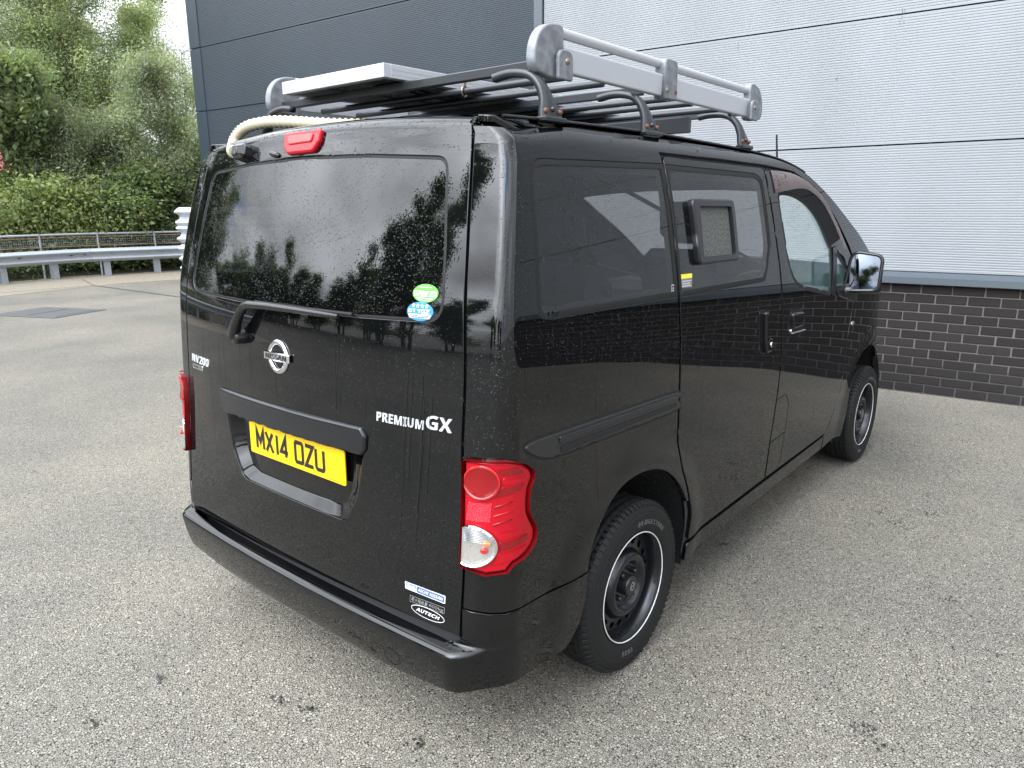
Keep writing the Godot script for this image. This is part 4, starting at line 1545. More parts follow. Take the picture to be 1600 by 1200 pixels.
func tailgate(half: Array) -> void:
	var o := PackedVector2Array()
	var h := smooth(half, false, 4)
	for p in on_rear(PackedVector2Array([Vector2(-.70, .400), Vector2(0, .381), Vector2(.70, .400)]), .06): o.append(p)
	o.remove_at(o.size() - 1)
	while o[o.size() - 1].x > .69: o.remove_at(o.size() - 1)
	for p in h: o.append(Vector2(sx(p.x - .0015, p.y), p.y))
	o.append(Vector2(sx(.645, 1.775), 1.775))
	o.append(Vector2(sx(.632, 1.82), 1.82))
	o.append(Vector2(sx(.62, 1.862), 1.862))
	var top := PackedVector2Array()
	for p in o:
		if p.x > .4 and p.y > .42: top.append(Vector2(-p.x, p.y))
	top.reverse()
	var full := PackedVector2Array()
	for p in o: full.append(p)
	for p in on_rear(PackedVector2Array([Vector2(.55, 1.862), Vector2(-.55, 1.862)]), .08): 
		if absf(p.x) < .52: full.append(p)
	for p in top: full.append(p)
	var win := on_rear(smooth_corners())
	var rec_o := on_rear(rounded([-.378,.872,.01, -.345,.73,.06, -.285,.638,.05, .285,.638,.05, .345,.73,.06, .378,.872,.01]), .04)
	var tg := panel("tailgate", 0, full, [win, rec_o], M.paint, van)
	window("rear_window", win, M.rear_glass, tg)
	# rubber seal round the glass
	var seal := MB.new()
	hem(seal, 0, inset(ccw(win), .002), false, -.004, [Vector2(-.009, -.0004), Vector2(-.008, -.0012), Vector2(-.001, -.0012), Vector2(.0, -.0004), Vector2(.0, .006)])
	put("window_seal", seal, M.rubber, tg)
	# sunk panel for the plate
	var rec_i := on_rear(rounded([-.302,.872,.004, -.282,.73,.05, -.250,.672,.04, .250,.672,.04, .282,.73,.05, .302,.872,.004]), .04)
	var mb := MB.new()
	var a := resample(rec_o, 72)
	var b := resample(rec_i, 72)
	var rows := []
	for i in 72:
		var r := []
		var n0 := nrm(0, a[i].x, a[i].y)
		var p0 := pt(0, a[i].x, a[i].y) - n0 * .001
		var p1 := pt(0, b[i].x, b[i].y) - n0 * .034
		var slope := (p1 - p0)
		var tan := (pt(0, a[(i + 1) % 72].x, a[(i + 1) % 72].y) - p0).normalized()
		var sn := slope.cross(tan).normalized()
		if sn.z < 0: sn = -sn
		for q in [[p0, n0], [p0.lerp(p1, .06) - n0 * .001, (n0 + sn).normalized()], [p0.lerp(p1, .16), sn], [p0.lerp(p1, .84), sn], [p0.lerp(p1, .95) , (n0 + sn).normalized()], [p1, n0]]: r.append(mb.add(q[0], q[1]))
		rows.append(r)
	for i in 72:
		for j in 5: mb.quad(rows[i][j], rows[i][j + 1], rows[(i + 1) % 72][j + 1], rows[(i + 1) % 72][j])
	sheet(mb, 0, rec_i, [], .05, -.034)
	put("plate_recess", mb, M.paint, tg)
	# handle bar over the plate
	boss("handle_bar", 0, on_rear(rounded([-.405,.944,.010, .375,.948,.012, .393,.925,.025, .388,.882,.02, .372,.864,.02, -.388,.860,.015]), .03), .012, .010, M.satin, tg, .03, -.01)
	# number plate
	var fr := frame(0, sx(.02, .80), .80, -.022)
	fr = Transform3D(Basis(fr.basis.x, fr.basis.y, fr.basis.z), fr.origin)
	mb = MB.new()
	slab(mb, fr, rounded([-.258,-.0555,.008, .258,-.0555,.008, .258,.0555,.008, -.258,.0555,.008]), .005, .0012)
	var np := put("number_plate", mb, M.plate, tg)
	plane = fr
	plane.origin += fr.basis.z * .0026
	var gl := {"M": [[0,0, 0,1, .5,.35, 1,1, 1,0]], "X": [[0,0, 1,1], [0,1, 1,0]], "1": [[.5,0, .5,1]], "4": [[.72,0, .72,1, 0,.25, 1,.25]], "0": [[.5,0, .12,0, 0,.09, 0,.91, .12,1, .88,1, 1,.91, 1,.09, .88,0, .5,0]], "Z": [[0,1, 1,1, 0,0, 1,0]], "U": [[0,1, 0,.1, .14,0, .86,0, 1,.1, 1,1]]}
	var x := -.214
	for ch in "MX14 0ZU":
		if ch == " ":
			x += .027
			continue
		strokes("character", 2, Vector2(x, -.0325), gl[ch], Vector2(.039, .065), .0135, .0004, M.ink, np)
		x += .0545 if ch != "1" else .040
		if ch == "X": x -= .010
	strokes("maker_line", 2, Vector2(.17, -.049), [[0,0, .055,0]], Vector2.ONE, .0016, .0004, M.ink, np)
	# high stop lamp
	var sl := boss("stop_lamp", 0, on_rear(rounded([-.098,1.778,.012, .092,1.780,.012, .088,1.735,.02, .068,1.706,.02, -.062,1.704,.02, -.090,1.725,.02])), .014, .008, M.red, tg, .02)
	boss("stop_lens", 0, on_rear(rounded([-.070,1.764,.008, .064,1.765,.008, .058,1.735,.01, -.058,1.732,.01])), .005, .004, M.red_bright, sl, .02, -.001, .014)
	# rear view camera and washer jet
	mb = MB.new()
	var cf := frame(0, sx(-.345, 1.728), 1.728, .012)
	box(mb, cf, Vector3(.085, .050, .05), .012)
	var cam := put("rear_camera", mb, M.trim, tg)
	mb = MB.new()
	lathe(mb, Transform3D(cf.basis * Basis(Vector3.UP, -PI / 2), cf * Vector3(0, -.006, .024)), PackedVector2Array([Vector2(-.002, .014), Vector2(.003, .013), Vector2(.003, .009), Vector2(.001, .0)]), 20)
	put("lens", mb, M.ink, cam)
	mb = MB.new()
	var wf := frame(0, sx(-.150, 1.712), 1.712, .004)
	var ws := PackedVector3Array()
	for i in 7: ws.append(wf * Vector3(-.028 + i * .0095, .006 - i * .002, 0))
	tube(mb, ws, [.002, .008, .010, .0105, .010, .008, .002], 8)
	put("washer_jet", mb, M.trim, tg)
	# wiper
	mb = MB.new()
	var q := PackedVector3Array()
	var rr := []
	for w in [[-.245,1.125,.012,.012], [-.232,1.150,.026,.022], [-.205,1.185,.034,.018], [-.172,1.225,.036,.015], [-.148,1.245,.036,.014], [-.12,1.253,.035,.0135], [-.02,1.257,.032,.0115], [.10,1.257,.028,.010], [.22,1.255,.024,.009], [.30,1.254,.022,.006]]:
		var nn := nrm(0, sx(w[0], w[1]), w[1])
		q.append(pt(0, sx(w[0], w[1]), w[1]) + nn * w[2])
		rr.append(w[3])
	tube(mb, q, rr, 10)
	var wp := put("wiper_arm", mb, M.trim, tg)
	mb = MB.new()
	q = PackedVector3Array()
	for i in 12:
		var xx := -.13 + i * .043
		q.append(pt(0, sx(xx, 1.262), 1.262) + nrm(0, sx(xx, 1.262), 1.262) * .008)
	tube(mb, q, .006, 6)
	put("wiper_blade", mb, M.rubber, wp)
	mb = MB.new()
	var pf := frame(0, sx(-.222, 1.142), 1.142, .004)
	lathe(mb, Transform3D(pf.basis * Basis(Vector3.UP, -PI / 2), pf.origin), PackedVector2Array([Vector2(-.01, .024), Vector2(.022, .022), Vector2(.030, .017), Vector2(.033, .0)]), 24)
	put("pivot_cap", mb, M.trim, wp)
	# round maker's emblem
	var ef := frame(0, sx(-.008, 1.104), 1.104, .001)
	mb = MB.new()
	var ring := PackedVector2Array()
	for i in 13:
		var an := PI * i / 12
		ring.append(Vector2(sin(an) * .008, .0455 + cos(an) * .009))
	var eb := Transform3D(ef.basis * Basis(Vector3.UP, -PI / 2).scaled(Vector3(1, 1, .96)), ef.origin)
	lathe(mb, eb, ring, 48)
	var em := put("emblem", mb, M.chrome, tg)
	mb = MB.new()
	box(mb, Transform3D(ef.basis, ef.origin + ef.basis.z * .006), Vector3(.136, .027, .009), .003)
	put("name_bar", mb, M.chrome, em)
	plane = Transform3D(ef.basis, ef.origin + ef.basis.z * .0107)
	text("letters", "NISSAN", 2, 0, 0, .016, .112, .0008, M.ink, em)
	text("letters", "NV200", 0, sx(-.585, 1.012), 1.012, .028, .158, .003, M.badge, tg, true, 0.0, .12)
	boss("small_badge", 0, on_rear(rounded([-.664,.990,.004, -.562,.992,.004, -.562,.974,.004, -.664,.972,.004])), .003, .0015, M.chrome, tg)
	text("letters", "VANETTE", 0, sx(-.613, .982), .982, .010, .084, .0004, M.ink, tg, true, .003)
	text("letters", "PREMIUM", 0, sx(.515, .990), .990, .026, .158, .003, M.badge, tg)
	text("letters", "GX", 0, sx(.648, 1.001), 1.001, .037, .078, .0032, M.badge, tg)

func smooth_corners() -> PackedVector2Array:
	return rounded([-.592,1.679,.050, -.30,1.697,.3, 0,1.702,.3, .30,1.697,.3, .592,1.679,.050, .630,1.46,.3, .655,1.262,.060, .35,1.254,.3, 0,1.251,.3, -.35,1.254,.3, -.655,1.262,.060, -.630,1.46,.3])

func resample(p: PackedVector2Array, n: int) -> PackedVector2Array:
	# points by angle round the middle, so that two outlines pair up
	var c := box2(p).get_center()
	var o := PackedVector2Array()
	for i in n:
		var d := Vector2.from_angle(TAU * i / n) * 9.0
		var best := c
		for j in p.size():
			var x = Geometry2D.segment_intersects_segment(c, c + d, p[j], p[(j + 1) % p.size()])
			if x != null: best = x
		o.append(best)
	return o

func bumpers() -> void:
	var q := PackedVector2Array()
	for sd in [1.0, -1.0]:
		var p := PackedVector2Array()
		for w in [Vector2(.40, .262), Vector2(.368, .275), Vector2(.330, .32), Vector2(.305, .40), Vector2(.300, .476), Vector2(.40, .480), Vector2(.499, .484)]: p.append(Vector2(sz(w.x, w.y), w.y))
		for w in [[.94,.488], [.90,.490], [.86,.4945], [.82,.500], [.78,.505]]: p.append(Vector2(w[0], w[1]))
		p.append(Vector2(sx(.7385, .507), .507))
		p.append(Vector2(sx(.738, .428), .428))
		p.append(Vector2(sx(.728, .411), .411))
		p.append(Vector2(sx(.69, .400), .400))
		p.append(Vector2(sx(.45, .396), .396))
		if sd > 0: q.append_array(p)
		else:
			var r := flip(p)
			r.reverse()
			q.append_array(r)
	var low := PackedVector2Array()
	var bottom := pts([0,.214, .2,.216, .5,.240, .65,.256, .76,.266, .84,.266, 1.05,.264, 1.14,.266])
	for i in 45:
		var s := -1.13 + i * 2.26 / 44
		low.append(Vector2(s, cub(bottom, absf(s))))
	q.append_array(low)
	var mb := MB.new()
	sheet(mb, 3, q, [], .04)
	hem(mb, 3, q, false, 0.0, [Vector2(0, 0), Vector2(.002, .001), Vector2(.003, .004), Vector2(.0, .03)])
	var bm := put("rear_bumper", mb, M.paint, van)
	# filler under the tailgate lip, and the round towing cap
	mb = MB.new()
	box(mb, at(Vector3(0, .352, .66)), Vector3(1.36, .07, .1), .01)
	put("bumper_shelf", mb, M.trim, bm)
	strokes("towing_cap", 3, Vector2(sx(.50, .29), .29), [flat_list(ring_path(.034, .030))], Vector2.ONE, .003, .0006, M.void, bm)
	# front bumper, mostly hidden behind the van
	mb = MB.new()
	box(mb, at(Vector3(0, .50, -3.50)), Vector3(.72, .62, .16), .05)
	put("front_bumper", mb, M.paint, van)

func ring_path(a: float, b: float) -> PackedVector2Array:
	var o := PackedVector2Array()
	for i in 25: o.append(Vector2(cos(TAU * i / 24) * a, sin(TAU * i / 24) * b))
	o[24] = o[0]
	return o

func insides(wq: PackedVector2Array, wsl: PackedVector2Array, wf: PackedVector2Array, wv: PackedVector2Array, ws: PackedVector2Array, ar: PackedVector2Array, af: PackedVector2Array) -> void:
	# dark inner skin behind the gaps
	for sd in [1.0, -1.0]:
		var q := PackedVector2Array()
		q.append(Vector2(.60, .42))
		q.append(Vector2(.60, 1.76))
		var z := .5
		while z > -2.9:
			var yg := cub(YG, z) - .006
			q.append(Vector2(sz(z, yg), yg))
			z -= .1
		for p in [Vector2(-3.5, .8), Vector2(-3.5, .27), Vector2(-3.12, .27)]: q.append(Vector2(sz(p.x, p.y), p.y))
		var a := af.duplicate()
		a.reverse()
		for p in a:
			if p.y > .27: q.append(Vector2(sz(p.x, p.y + .012), p.y + .012))
		q.append(Vector2(sz(-2.27, .27), .27))
		q.append(Vector2(sz(-.38, .245), .245))
		a = ar.duplicate()
		a.reverse()
		for p in a:
			if p.y > .27: q.append(Vector2(sz(p.x, p.y + .012), p.y + .012))
		q.append(Vector2(sz(.33, .42), .42))
		var holes := []
		for h in [[wq, .035], [wsl, .04], [wf, .012], [wv, .012]]:
			var p := on_side(inset(ccw(h[0]), h[1]))
			holes.append(p if sd > 0 else flip(p))
		var mb := MB.new()
		sheet(mb, 0, q if sd > 0 else flip(q), holes, .08, -.0155)
		put("inner_skin", mb, M.inside, van)
		# wheel housings
		for zc in [0.0, -2.725]:
			mb = MB.new()
			var rows := []
			for i in 25:
				var an := -.25 + (PI + .5) * i / 24
				var n := Vector3(0, -sin(an), -cos(an))
				var r := []
				for x in [.813, .50]: r.append(mb.add(Vector3(x * sd, .315 + sin(an) * .41, zc - .01 + cos(an) * .395), n))
				r.append(mb.add(Vector3(.5 * sd, .2, zc), Vector3(sd, 0, 0)))
				r.append(mb.add(Vector3(.5 * sd, .315 + sin(an) * .41, zc - .01 + cos(an) * .395), Vector3(sd, 0, 0)))
				rows.append(r)
			for i in 24:
				mb.quad(rows[i][0], rows[i][1], rows[i + 1][1], rows[i + 1][0])
				mb.tri(rows[i][2], rows[i][3], rows[i + 1][3])
			put("wheel_housing", mb, M.void, van)
			mb = MB.new()
			bar(mb, Vector3(.48 * sd, .30, zc), Vector3(.70 * sd, .30, zc), .06, 12)
			put("axle", mb, M.void, van)
	var mb := MB.new()
	var q := PackedVector2Array()
	for p in on_rear(PackedVector2Array([Vector2(-.72, .385), Vector2(.72, .385), Vector2(.72, 1.0), Vector2(.66, 1.70), Vector2(.62, 1.80), Vector2(-.62, 1.80), Vector2(-.66, 1.70), Vector2(-.72, 1.0)]), .1): q.append(p)
	sheet(mb, 0, q, [inset(on_rear(smooth_corners()), .045), on_rear(PackedVector2Array([Vector2(-.385, .63), Vector2(.385, .63), Vector2(.385, .88), Vector2(-.385, .88)]))], .08, -.0165)
	put("inner_skin", mb, M.inside, van)
	mb = MB.new()
	sheet(mb, 1, dense(PackedVector2Array([Vector2(-.97, -3.45), Vector2(.97, -3.45), Vector2(.97, .50), Vector2(-.97, .50)]), .1), [inset(ccw(ws), .02)], .12, -.02)
	put("headlining", mb, M.inside, van)
	# floor pan
	mb = MB.new()
	box(mb, at(Vector3(0, .30, -1.36)), Vector3(1.5, .12, 1.78), .02)
	box(mb, at(Vector3(0, .36, -1.4)), Vector3(.98, .20, 4.0), .02)
	box(mb, at(Vector3(0, .36, .52)), Vector3(1.3, .16, .30), .02)
	put("floor_pan", mb, M.inside, van)
	# dashboard and wheel
	mb = MB.new()
	box(mb, at(Vector3(0, .96, -2.32)), Vector3(1.46, .26, .42), .06)
	var dash := put("dashboard", mb, M.inside, van)
	mb = MB.new()
	var rp := PackedVector3Array()
	var wb := Transform3D(Basis(Vector3.RIGHT, -.55), Vector3(.38, 1.03, -1.98))
	for i in 33: rp.append(wb * Vector3(cos(TAU * i / 32) * .185, sin(TAU * i / 32) * .185, 0))
	tube(mb, rp, .014, 8, false)
	bar(mb, wb * Vector3(-.18, 0, 0), wb * Vector3(.18, 0, 0), .014, 6)
	put("steering_wheel", mb, M.black, dash)
	for s in [[.37, -1.42], [-.37, -1.42]]:
		seat(s[0], s[1], .52)
	seat(.40, -.36, .50)
	seat(-.34, -.36, .50)
	# camping cupboard along the far side
	mb = MB.new()
	box(mb, at(Vector3(-.52, .80, .12)), Vector3(.42, .74, .80), .01)
	put("cupboard", mb, M.seat, van)

func seat(x: float, z: float, w: float) -> void:
	var root := Node3D.new()
	root.name = "passenger_seat"
	van.add_child(root, true)
	var mb := MB.new()
	box(mb, at(Vector3(x, .70, z - .10)), Vector3(w, .18, .50), .06)
	put("seat_cushion", mb, M.seat, root)
	mb = MB.new()
	box(mb, Transform3D(Basis(Vector3.RIGHT, .20), Vector3(x, 1.04, z + .18)), Vector3(w * .92, .64, .14), .06)
	put("backrest", mb, M.seat, root)
	mb = MB.new()
	box(mb, Transform3D(Basis(Vector3.RIGHT, .14), Vector3(x, 1.475, z + .245)), Vector3(.27, .19, .10), .045)
	put("headrest", mb, M.seat, root)
	mb = MB.new()
	for d in [-.06, .06]: bar(mb, Vector3(x + d, 1.30, z + .22), Vector3(x + d, 1.42, z + .235), .007, 8)
	put("headrest_post", mb, M.chrome, root)

func wheel(x: float, z: float) -> void:
	var root := Node3D.new()
	root.name = "wheel"
	root.position = Vector3(x, .298, z)
	if x < 0: root.rotation.y = PI
	van.add_child(root, true)
	var t := Transform3D(Basis(Vector3.RIGHT, .2 + z), Vector3.ZERO)
	var mb := MB.new()
	var pr := [Vector2(.054, .180), Vector2(.064, .186), Vector2(.070, .193), Vector2(.0735, .198), Vector2(.0725, .2005), Vector2(.076, .203), Vector2(.079, .209), Vector2(.0815, .222), Vector2(.0825, .236), Vector2(.0815, .250),
		Vector2(.0812, .2515), Vector2(.083, .253), Vector2(.0826, .2555), Vector2(.0806, .2575), Vector2(.0795, .262), Vector2(.0805, .264), Vector2(.0785, .2665), Vector2(.0765, .275), Vector2(.072, .2845), Vector2(.066, .2905), Vector2(.059, .2945), Vector2(.050, .2965)]
	for g in [.043, .016, -.016, -.043]:
		pr.append_array([Vector2(g + .0045, .2975), Vector2(g + .0040, .290), Vector2(g - .0040, .290), Vector2(g - .0045, .2975)])
	pr.append_array([Vector2(-.056, .2955), Vector2(-.068, .289), Vector2(-.078, .272), Vector2(-.082, .238), Vector2(-.072, .195), Vector2(-.06, .18)])
	var dent := {18: Vector3(4, .006, 1), 19: Vector3(4, .008, 1), 20: Vector3(4, .008, 1), 21: Vector3(4, .008, 1), 22: Vector3(4, .007, 1), 25: Vector3(6, .006, 1), 26: Vector3(6, .006, 1), 29: Vector3(6, .006, 1), 30: Vector3(6, .006, 1)}
	lathe(mb, t, PackedVector2Array(pr), 288, dent)
	var ty := put("tyre", mb, M.rubber, root)
	var blocks := MB.new()
	for j in 76:
		var a := TAU * j / 76
		for q in [[.0655, .2875, -.62, .020, .0165], [.0525, .2935, -.16, .012, .0175]]:
			var dir := Vector3(0, cos(a + (.02 if q[3] < .015 else 0.0)), sin(a + (.02 if q[3] < .015 else 0.0)))
			var fb := Basis(Vector3.RIGHT, dir, Vector3.RIGHT.cross(dir)) * Basis(Vector3.BACK, q[2])
			box(blocks, Transform3D(fb, Vector3(q[0], 0, 0) + dir * q[1]), Vector3(q[3], .010, q[4]), .0012)
	stuff(put("tread_blocks", blocks, M.rubber, ty))
	# raised sidewall lettering
	for wd in [["BRIDGESTONE", -.02, .0165], ["V600", -3.22, .018]]:
		var ang: float = wd[1]
		for ch in wd[0]:
			var da := .082 if ch != "I" else .045
			var a: float = ang
			var dir := Vector3(0, cos(a), sin(a))
			var tx := Vector3(0, cos(a + PI / 2), sin(a + PI / 2))
			if x < 0: tx = tx
			plane = Transform3D(Basis(-tx, dir, -tx.cross(dir)), Vector3(.0818, 0, 0) + dir * .2285)
			if plane.basis.z.x < 0: plane.basis = Basis(tx, dir, tx.cross(dir))
			text("raised_letter", ch, 2, 0, 0, wd[2], 0, .0012, M.rubber_mark, ty)
			ang -= da
	# steel wheel
	mb = MB.new()
	lathe(mb, t, PackedVector2Array([Vector2(.066, .1835), Vector2(.058, .1785), Vector2(.050, .1765), Vector2(.030, .170), Vector2(.012, .168), Vector2(.004, .162), Vector2(-.06, .160)]), 72)
	var rim := put("rim", mb, M.steel, root)
	mb = MB.new()
	lathe(mb, t, PackedVector2Array([Vector2(.0745, .1935), Vector2(.0735, .1865), Vector2(.066, .1835)]), 72)
	put("rim_flange", mb, M.rubber, rim)
	mb = MB.new()
	var rp := PackedVector2Array()
	for i in 9:
		var a := PI * i / 8
		rp.append(Vector2(.0735 + sin(a) * .003, .1905 + cos(a) * .0022))
	lathe(mb, t, rp, 96)
	put("trim_ring", mb, M.ring, rim)
	# pierced disc
	mb = MB.new()
	plane = Transform3D(Basis(Vector3.UP, PI / 2), Vector3(.028, 0, 0))
	var holes := [ellipse(0, 0, .122, .122, 60)]
	for i in 18:
		var a := TAU * i / 18 + .1
		var e := PackedVector2Array()
		for j in 14:
			var b := TAU * j / 14
			var r := Vector2(.1475 + .0125 * cos(b), .016 * sin(b))
			e.append(r.rotated(a))
		holes.append(e)
	sheet(mb, 2, ellipse(0, 0, .168, .168, 72), holes, .02)
	for h in holes.slice(1): hem(mb, 2, h, true, 0.0, [Vector2(0, 0), Vector2(.001, .0008), Vector2(.0015, .005)])
	put("pierced_disc", mb, M.steel, rim)
	mb = MB.new()
	lathe(mb, t, PackedVector2Array([Vector2(.0275, .1245), Vector2(.034, .120), Vector2(.048, .114), Vector2(.056, .104), Vector2(.057, .092), Vector2(.050, .082), Vector2(.037, .075), Vector2(.032, .069), Vector2(.032, .030)]), 72)
	lathe(mb, t, PackedVector2Array([Vector2(-.01, .17), Vector2(-.01, .0)]), 24)
	put("wheel_centre", mb, M.steel, rim)
	mb = MB.new()
	lathe(mb, t, PackedVector2Array([Vector2(.032, .0375), Vector2(.060, .036), Vector2(.065, .033), Vector2(.066, .029), Vector2(.066, .0)]), 36)
	var cap := put("hub_cap", mb, M.trim, rim)
	plane = Transform3D(Basis(Vector3.UP, PI / 2), Vector3(.0665, 0, 0))
	strokes("cap_mark", 2, Vector2.ZERO, [flat_list(ring_path(.011, .014)), [-.016, -.003, .016, .004]], Vector2.ONE, .0045, .0004, M.alu, cap)
	for i in 4:
		var a := TAU * i / 4 + .62 + z
		var c := Vector3(.032, cos(a) * .0572, sin(a) * .0572)
		mb = MB.new()
		lathe(mb, at(c), PackedVector2Array([Vector2(.0, .0125), Vector2(.004, .0115), Vector2(.017, .0098), Vector2(.022, .0075), Vector2(.023, .0)]), 6)
		put("wheel_nut", mb, M.steel, rim)

func stickers() -> void:
	var tg: Node = van.get_node("tailgate")
	# two round eco stickers inside the corner of the rear window
	var gs := boss("green_sticker", 0, on_rear(ellipse(.584, 1.3345, .041, .0235), 1.0), .001, .0005, M.green_print, tg, .02, .0, -.0020)
	boss("sticker_band", 0, on_rear(PackedVector2Array([Vector2(.548, 1.326), Vector2(.620, 1.326), Vector2(.620, 1.340), Vector2(.548, 1.340)]), 1.0), .0004, .0002, M.white_print, gs, .02, .0, -.0008)
	strokes("small_print", 0, Vector2(sx(.584, 1.333), 1.333), [[-.030,.004, -.022,.004, -.026,-.004], [-.018,.004, -.018,-.004, -.010,-.004], [-.006,.0, .004,.0], [.008,.004, .016,.004, .008,-.004, .016,-.004], [.020,.004, .030,.0, .020,-.004]], Vector2.ONE, .0026, .0002, M.green_print, gs)
	strokes("small_print", 0, Vector2(sx(.584, 1.3345), 1.3345), [[-.018,.015, .018,.015], [-.026,-.013, .026,-.013], [-.018,-.018, .018,-.018]], Vector2.ONE, .002, -.0004, M.white_print, gs)
	var bs := boss("blue_sticker", 0, on_rear(ellipse(.573, 1.2875, .043, .0245), 1.0), .001, .0005, M.sky_print, tg, .02, .0, -.0020)
	for i in 4:
		var st := PackedVector2Array()
		for j in 10: st.append(Vector2(.5505 + i * .0145, 1.302) + Vector2.from_angle(PI / 2 + TAU * j / 10) * (.0068 if j % 2 == 0 else .0029))
		var mb := MB.new()
		sheet(mb, 0, on_rear(st, 1.0), [], .05, -.0004)
		put("star", mb, M.white_print, bs)
	strokes("small_print", 0, Vector2(sx(.573, 1.2875), 1.2875), [[-.034,.0045, -.026,.0045, -.026,-.002, -.034,-.002, -.034,.0045], [-.022,.005, -.012,.005, -.017,.005, -.017,-.003], [-.008,.004, .002,.004, -.003,-.003], [.006,.005, .014,.005, .014,-.003, .006,-.003, .006,.005], [.018,.005, .030,.005, .024,.001, .018,-.003, .030,-.003]], Vector2.ONE, .0026, -.0004, M.white_print, bs)
	boss("sticker_band", 0, on_rear(PackedVector2Array([Vector2(.540, 1.270), Vector2(.606, 1.270), Vector2(.611, 1.281), Vector2(.535, 1.281)]), 1.0), .0004, .0002, M.white_print, bs, .02, .0, -.0008)
	strokes("small_print", 0, Vector2(sx(.573, 1.2755), 1.2755), [[-.030,.0015, -.004,.0015], [.002,.0015, .030,.0015], [-.024,-.0025, .026,-.0025]], Vector2.ONE, .0018, .0002, M.blue_print, bs)
	# dealer label, load label, converter's oval
	var dl := boss("dealer_label", 0, on_rear(rounded([.530,.5255,.003, .680,.5275,.003, .680,.5045,.003, .531,.5035,.003]), 1.0), .0008, .0003, M.white_print, tg)
	boss("blue_field", 0, on_rear(PackedVector2Array([Vector2(.577, .5065), Vector2(.6765, .5075), Vector2(.6765, .5245), Vector2(.577, .5240)]), 1.0), .0004, .0001, M.blue_print, dl, .03, .0, .0008)
	boss("blue_field", 0, on_rear(PackedVector2Array([Vector2(.5335, .5155), Vector2(.574, .5160), Vector2(.574, .5240), Vector2(.5335, .5235)]), 1.0), .0004, .0001, M.blue_print, dl, .03, .0, .0008)
	boss("blue_field", 0, on_rear(PackedVector2Array([Vector2(.5335, .5065), Vector2(.574, .5070), Vector2(.574, .5085), Vector2(.5335, .5080)]), 1.0), .0004, .0001, M.sky_print, dl, .03, .0, .0008)
	text("letters", "AICHI NISSAN", 0, sx(.627, .5158), .5158, .0095, .092, .0003, M.white_print, dl, true, .0013)
	text("letters", "NISSAN", 0, sx(.5537, .5198), .5198, .0052, .035, .0003, M.white_print, dl, true, .0013)
	# load label with five characters and 600kg
	var o := Vector2(sx(.5495, .4705), .4705)
	var ll := strokes("load_label", 0, o, [[0,0, .131,.005, .131,.0225, 0,.0185, 0,0]], Vector2.ONE, .0014, .0006, M.grey_print, tg)
	var ch := [
		[[.2,1, .8,1, .8,.72, .2,.72, .2,1], [.2,.86, .8,.86], [0,.6, 1,.6], [.12,.6, .12,0], [.42,.6, .42,.05], [.12,.4, .42,.4], [.12,.2, .42,.2], [.55,.45, .95,.45, .55,0], [.6,.3, 1,0]],
		[[0,.65, 1,.65], [.5,1, .5,.6, .05,0], [.5,.6, .95,0]],
		[[.05,.9, .4,1], [.22,.95, .22,0], [0,.65, .42,.65], [.22,.6, .0,.2], [.5,.9, 1,.9], [.5,.75, 1,.75], [.75,1, .75,.62], [.55,.55, .95,.55, .95,.15, .55,.15, .55,.55], [.55,.35, .95,.35], [.5,0, .6,.12], [.98,0, .88,.12]],
		[[0,.85, .5,.85], [.25,1, .25,.0], [.05,.6, .45,.6, .45,.3, .05,.3, .05,.6], [0,.15, .5,.15], [.55,.7, 1,.7], [.7,1, .75,.4, 1,0], [.95,.5, .6,.05]],
		[[.2,1, .8,1, .8,.75, .2,.75, .2,1], [0,.66, 1,.66], [.15,.55, .85,.55, .85,.25, .15,.25, .15,.55], [.5,.55, .5,0], [.15,.4, .85,.4], [.1,.13, .9,.13], [0,0, 1,0]]]
	for i in 5: strokes("character", 0, o + Vector2(.006 + i * .0128, .0048 + i * .0004), ch[i], Vector2(.0108, .0108), .0013, .0006, M.grey_print, ll)
	text("letters", "600kg", 0, sx(.648, .4818), .4818, .0115, .053, .0006, M.grey_print, ll, false)
	var ov := strokes("converter_badge", 0, Vector2(sx(.6175, .4555), .4555), [flat_list(ring_path(.064, .0162))], Vector2.ONE, .0019, .0008, M.white_print, tg)
	text("letters", "AUTECH", 0, sx(.6175, .4555), .4555, .0105, .088, .0008, M.white_print, ov, true, 0.0, .35)
	# labels on the side glass
	var sl: Node = van.get_node("sliding_door")
	var ys := boss("service_sticker", 0, on_side(PackedVector2Array([Vector2(-.258, 1.284), Vector2(-.335, 1.281), Vector2(-.338, 1.312), Vector2(-.258, 1.314)]), 1.0), .0006, .0002, M.grey_print, sl, .03, .0, -.0032)
	boss("yellow_band", 0, on_side(PackedVector2Array([Vector2(-.258, 1.314), Vector2(-.338, 1.312), Vector2(-.339, 1.327), Vector2(-.258, 1.329)]), 1.0), .0006, .0002, M.yellow_print, ys, .03, .0, -.0032)
	strokes("small_print", 0, Vector2(sz(-.26, 1.305), 1.305), [[.005,0, .07,-.001], [.005,-.008, .06,-.009], [.005,-.016, .065,-.017]], Vector2.ONE, .003, -.0020, M.white_print, ys)
	strokes("glass_mark", 0, Vector2(sz(-.190, 1.273), 1.273), [[0,.0, .014,.0, .014,.026, 0,.026, 0,0], [.003,.008, .011,.008], [.003,.016, .011,.016]], Vector2.ONE, .0022, -.0028, M.white_print, van.get_node("body_side"))

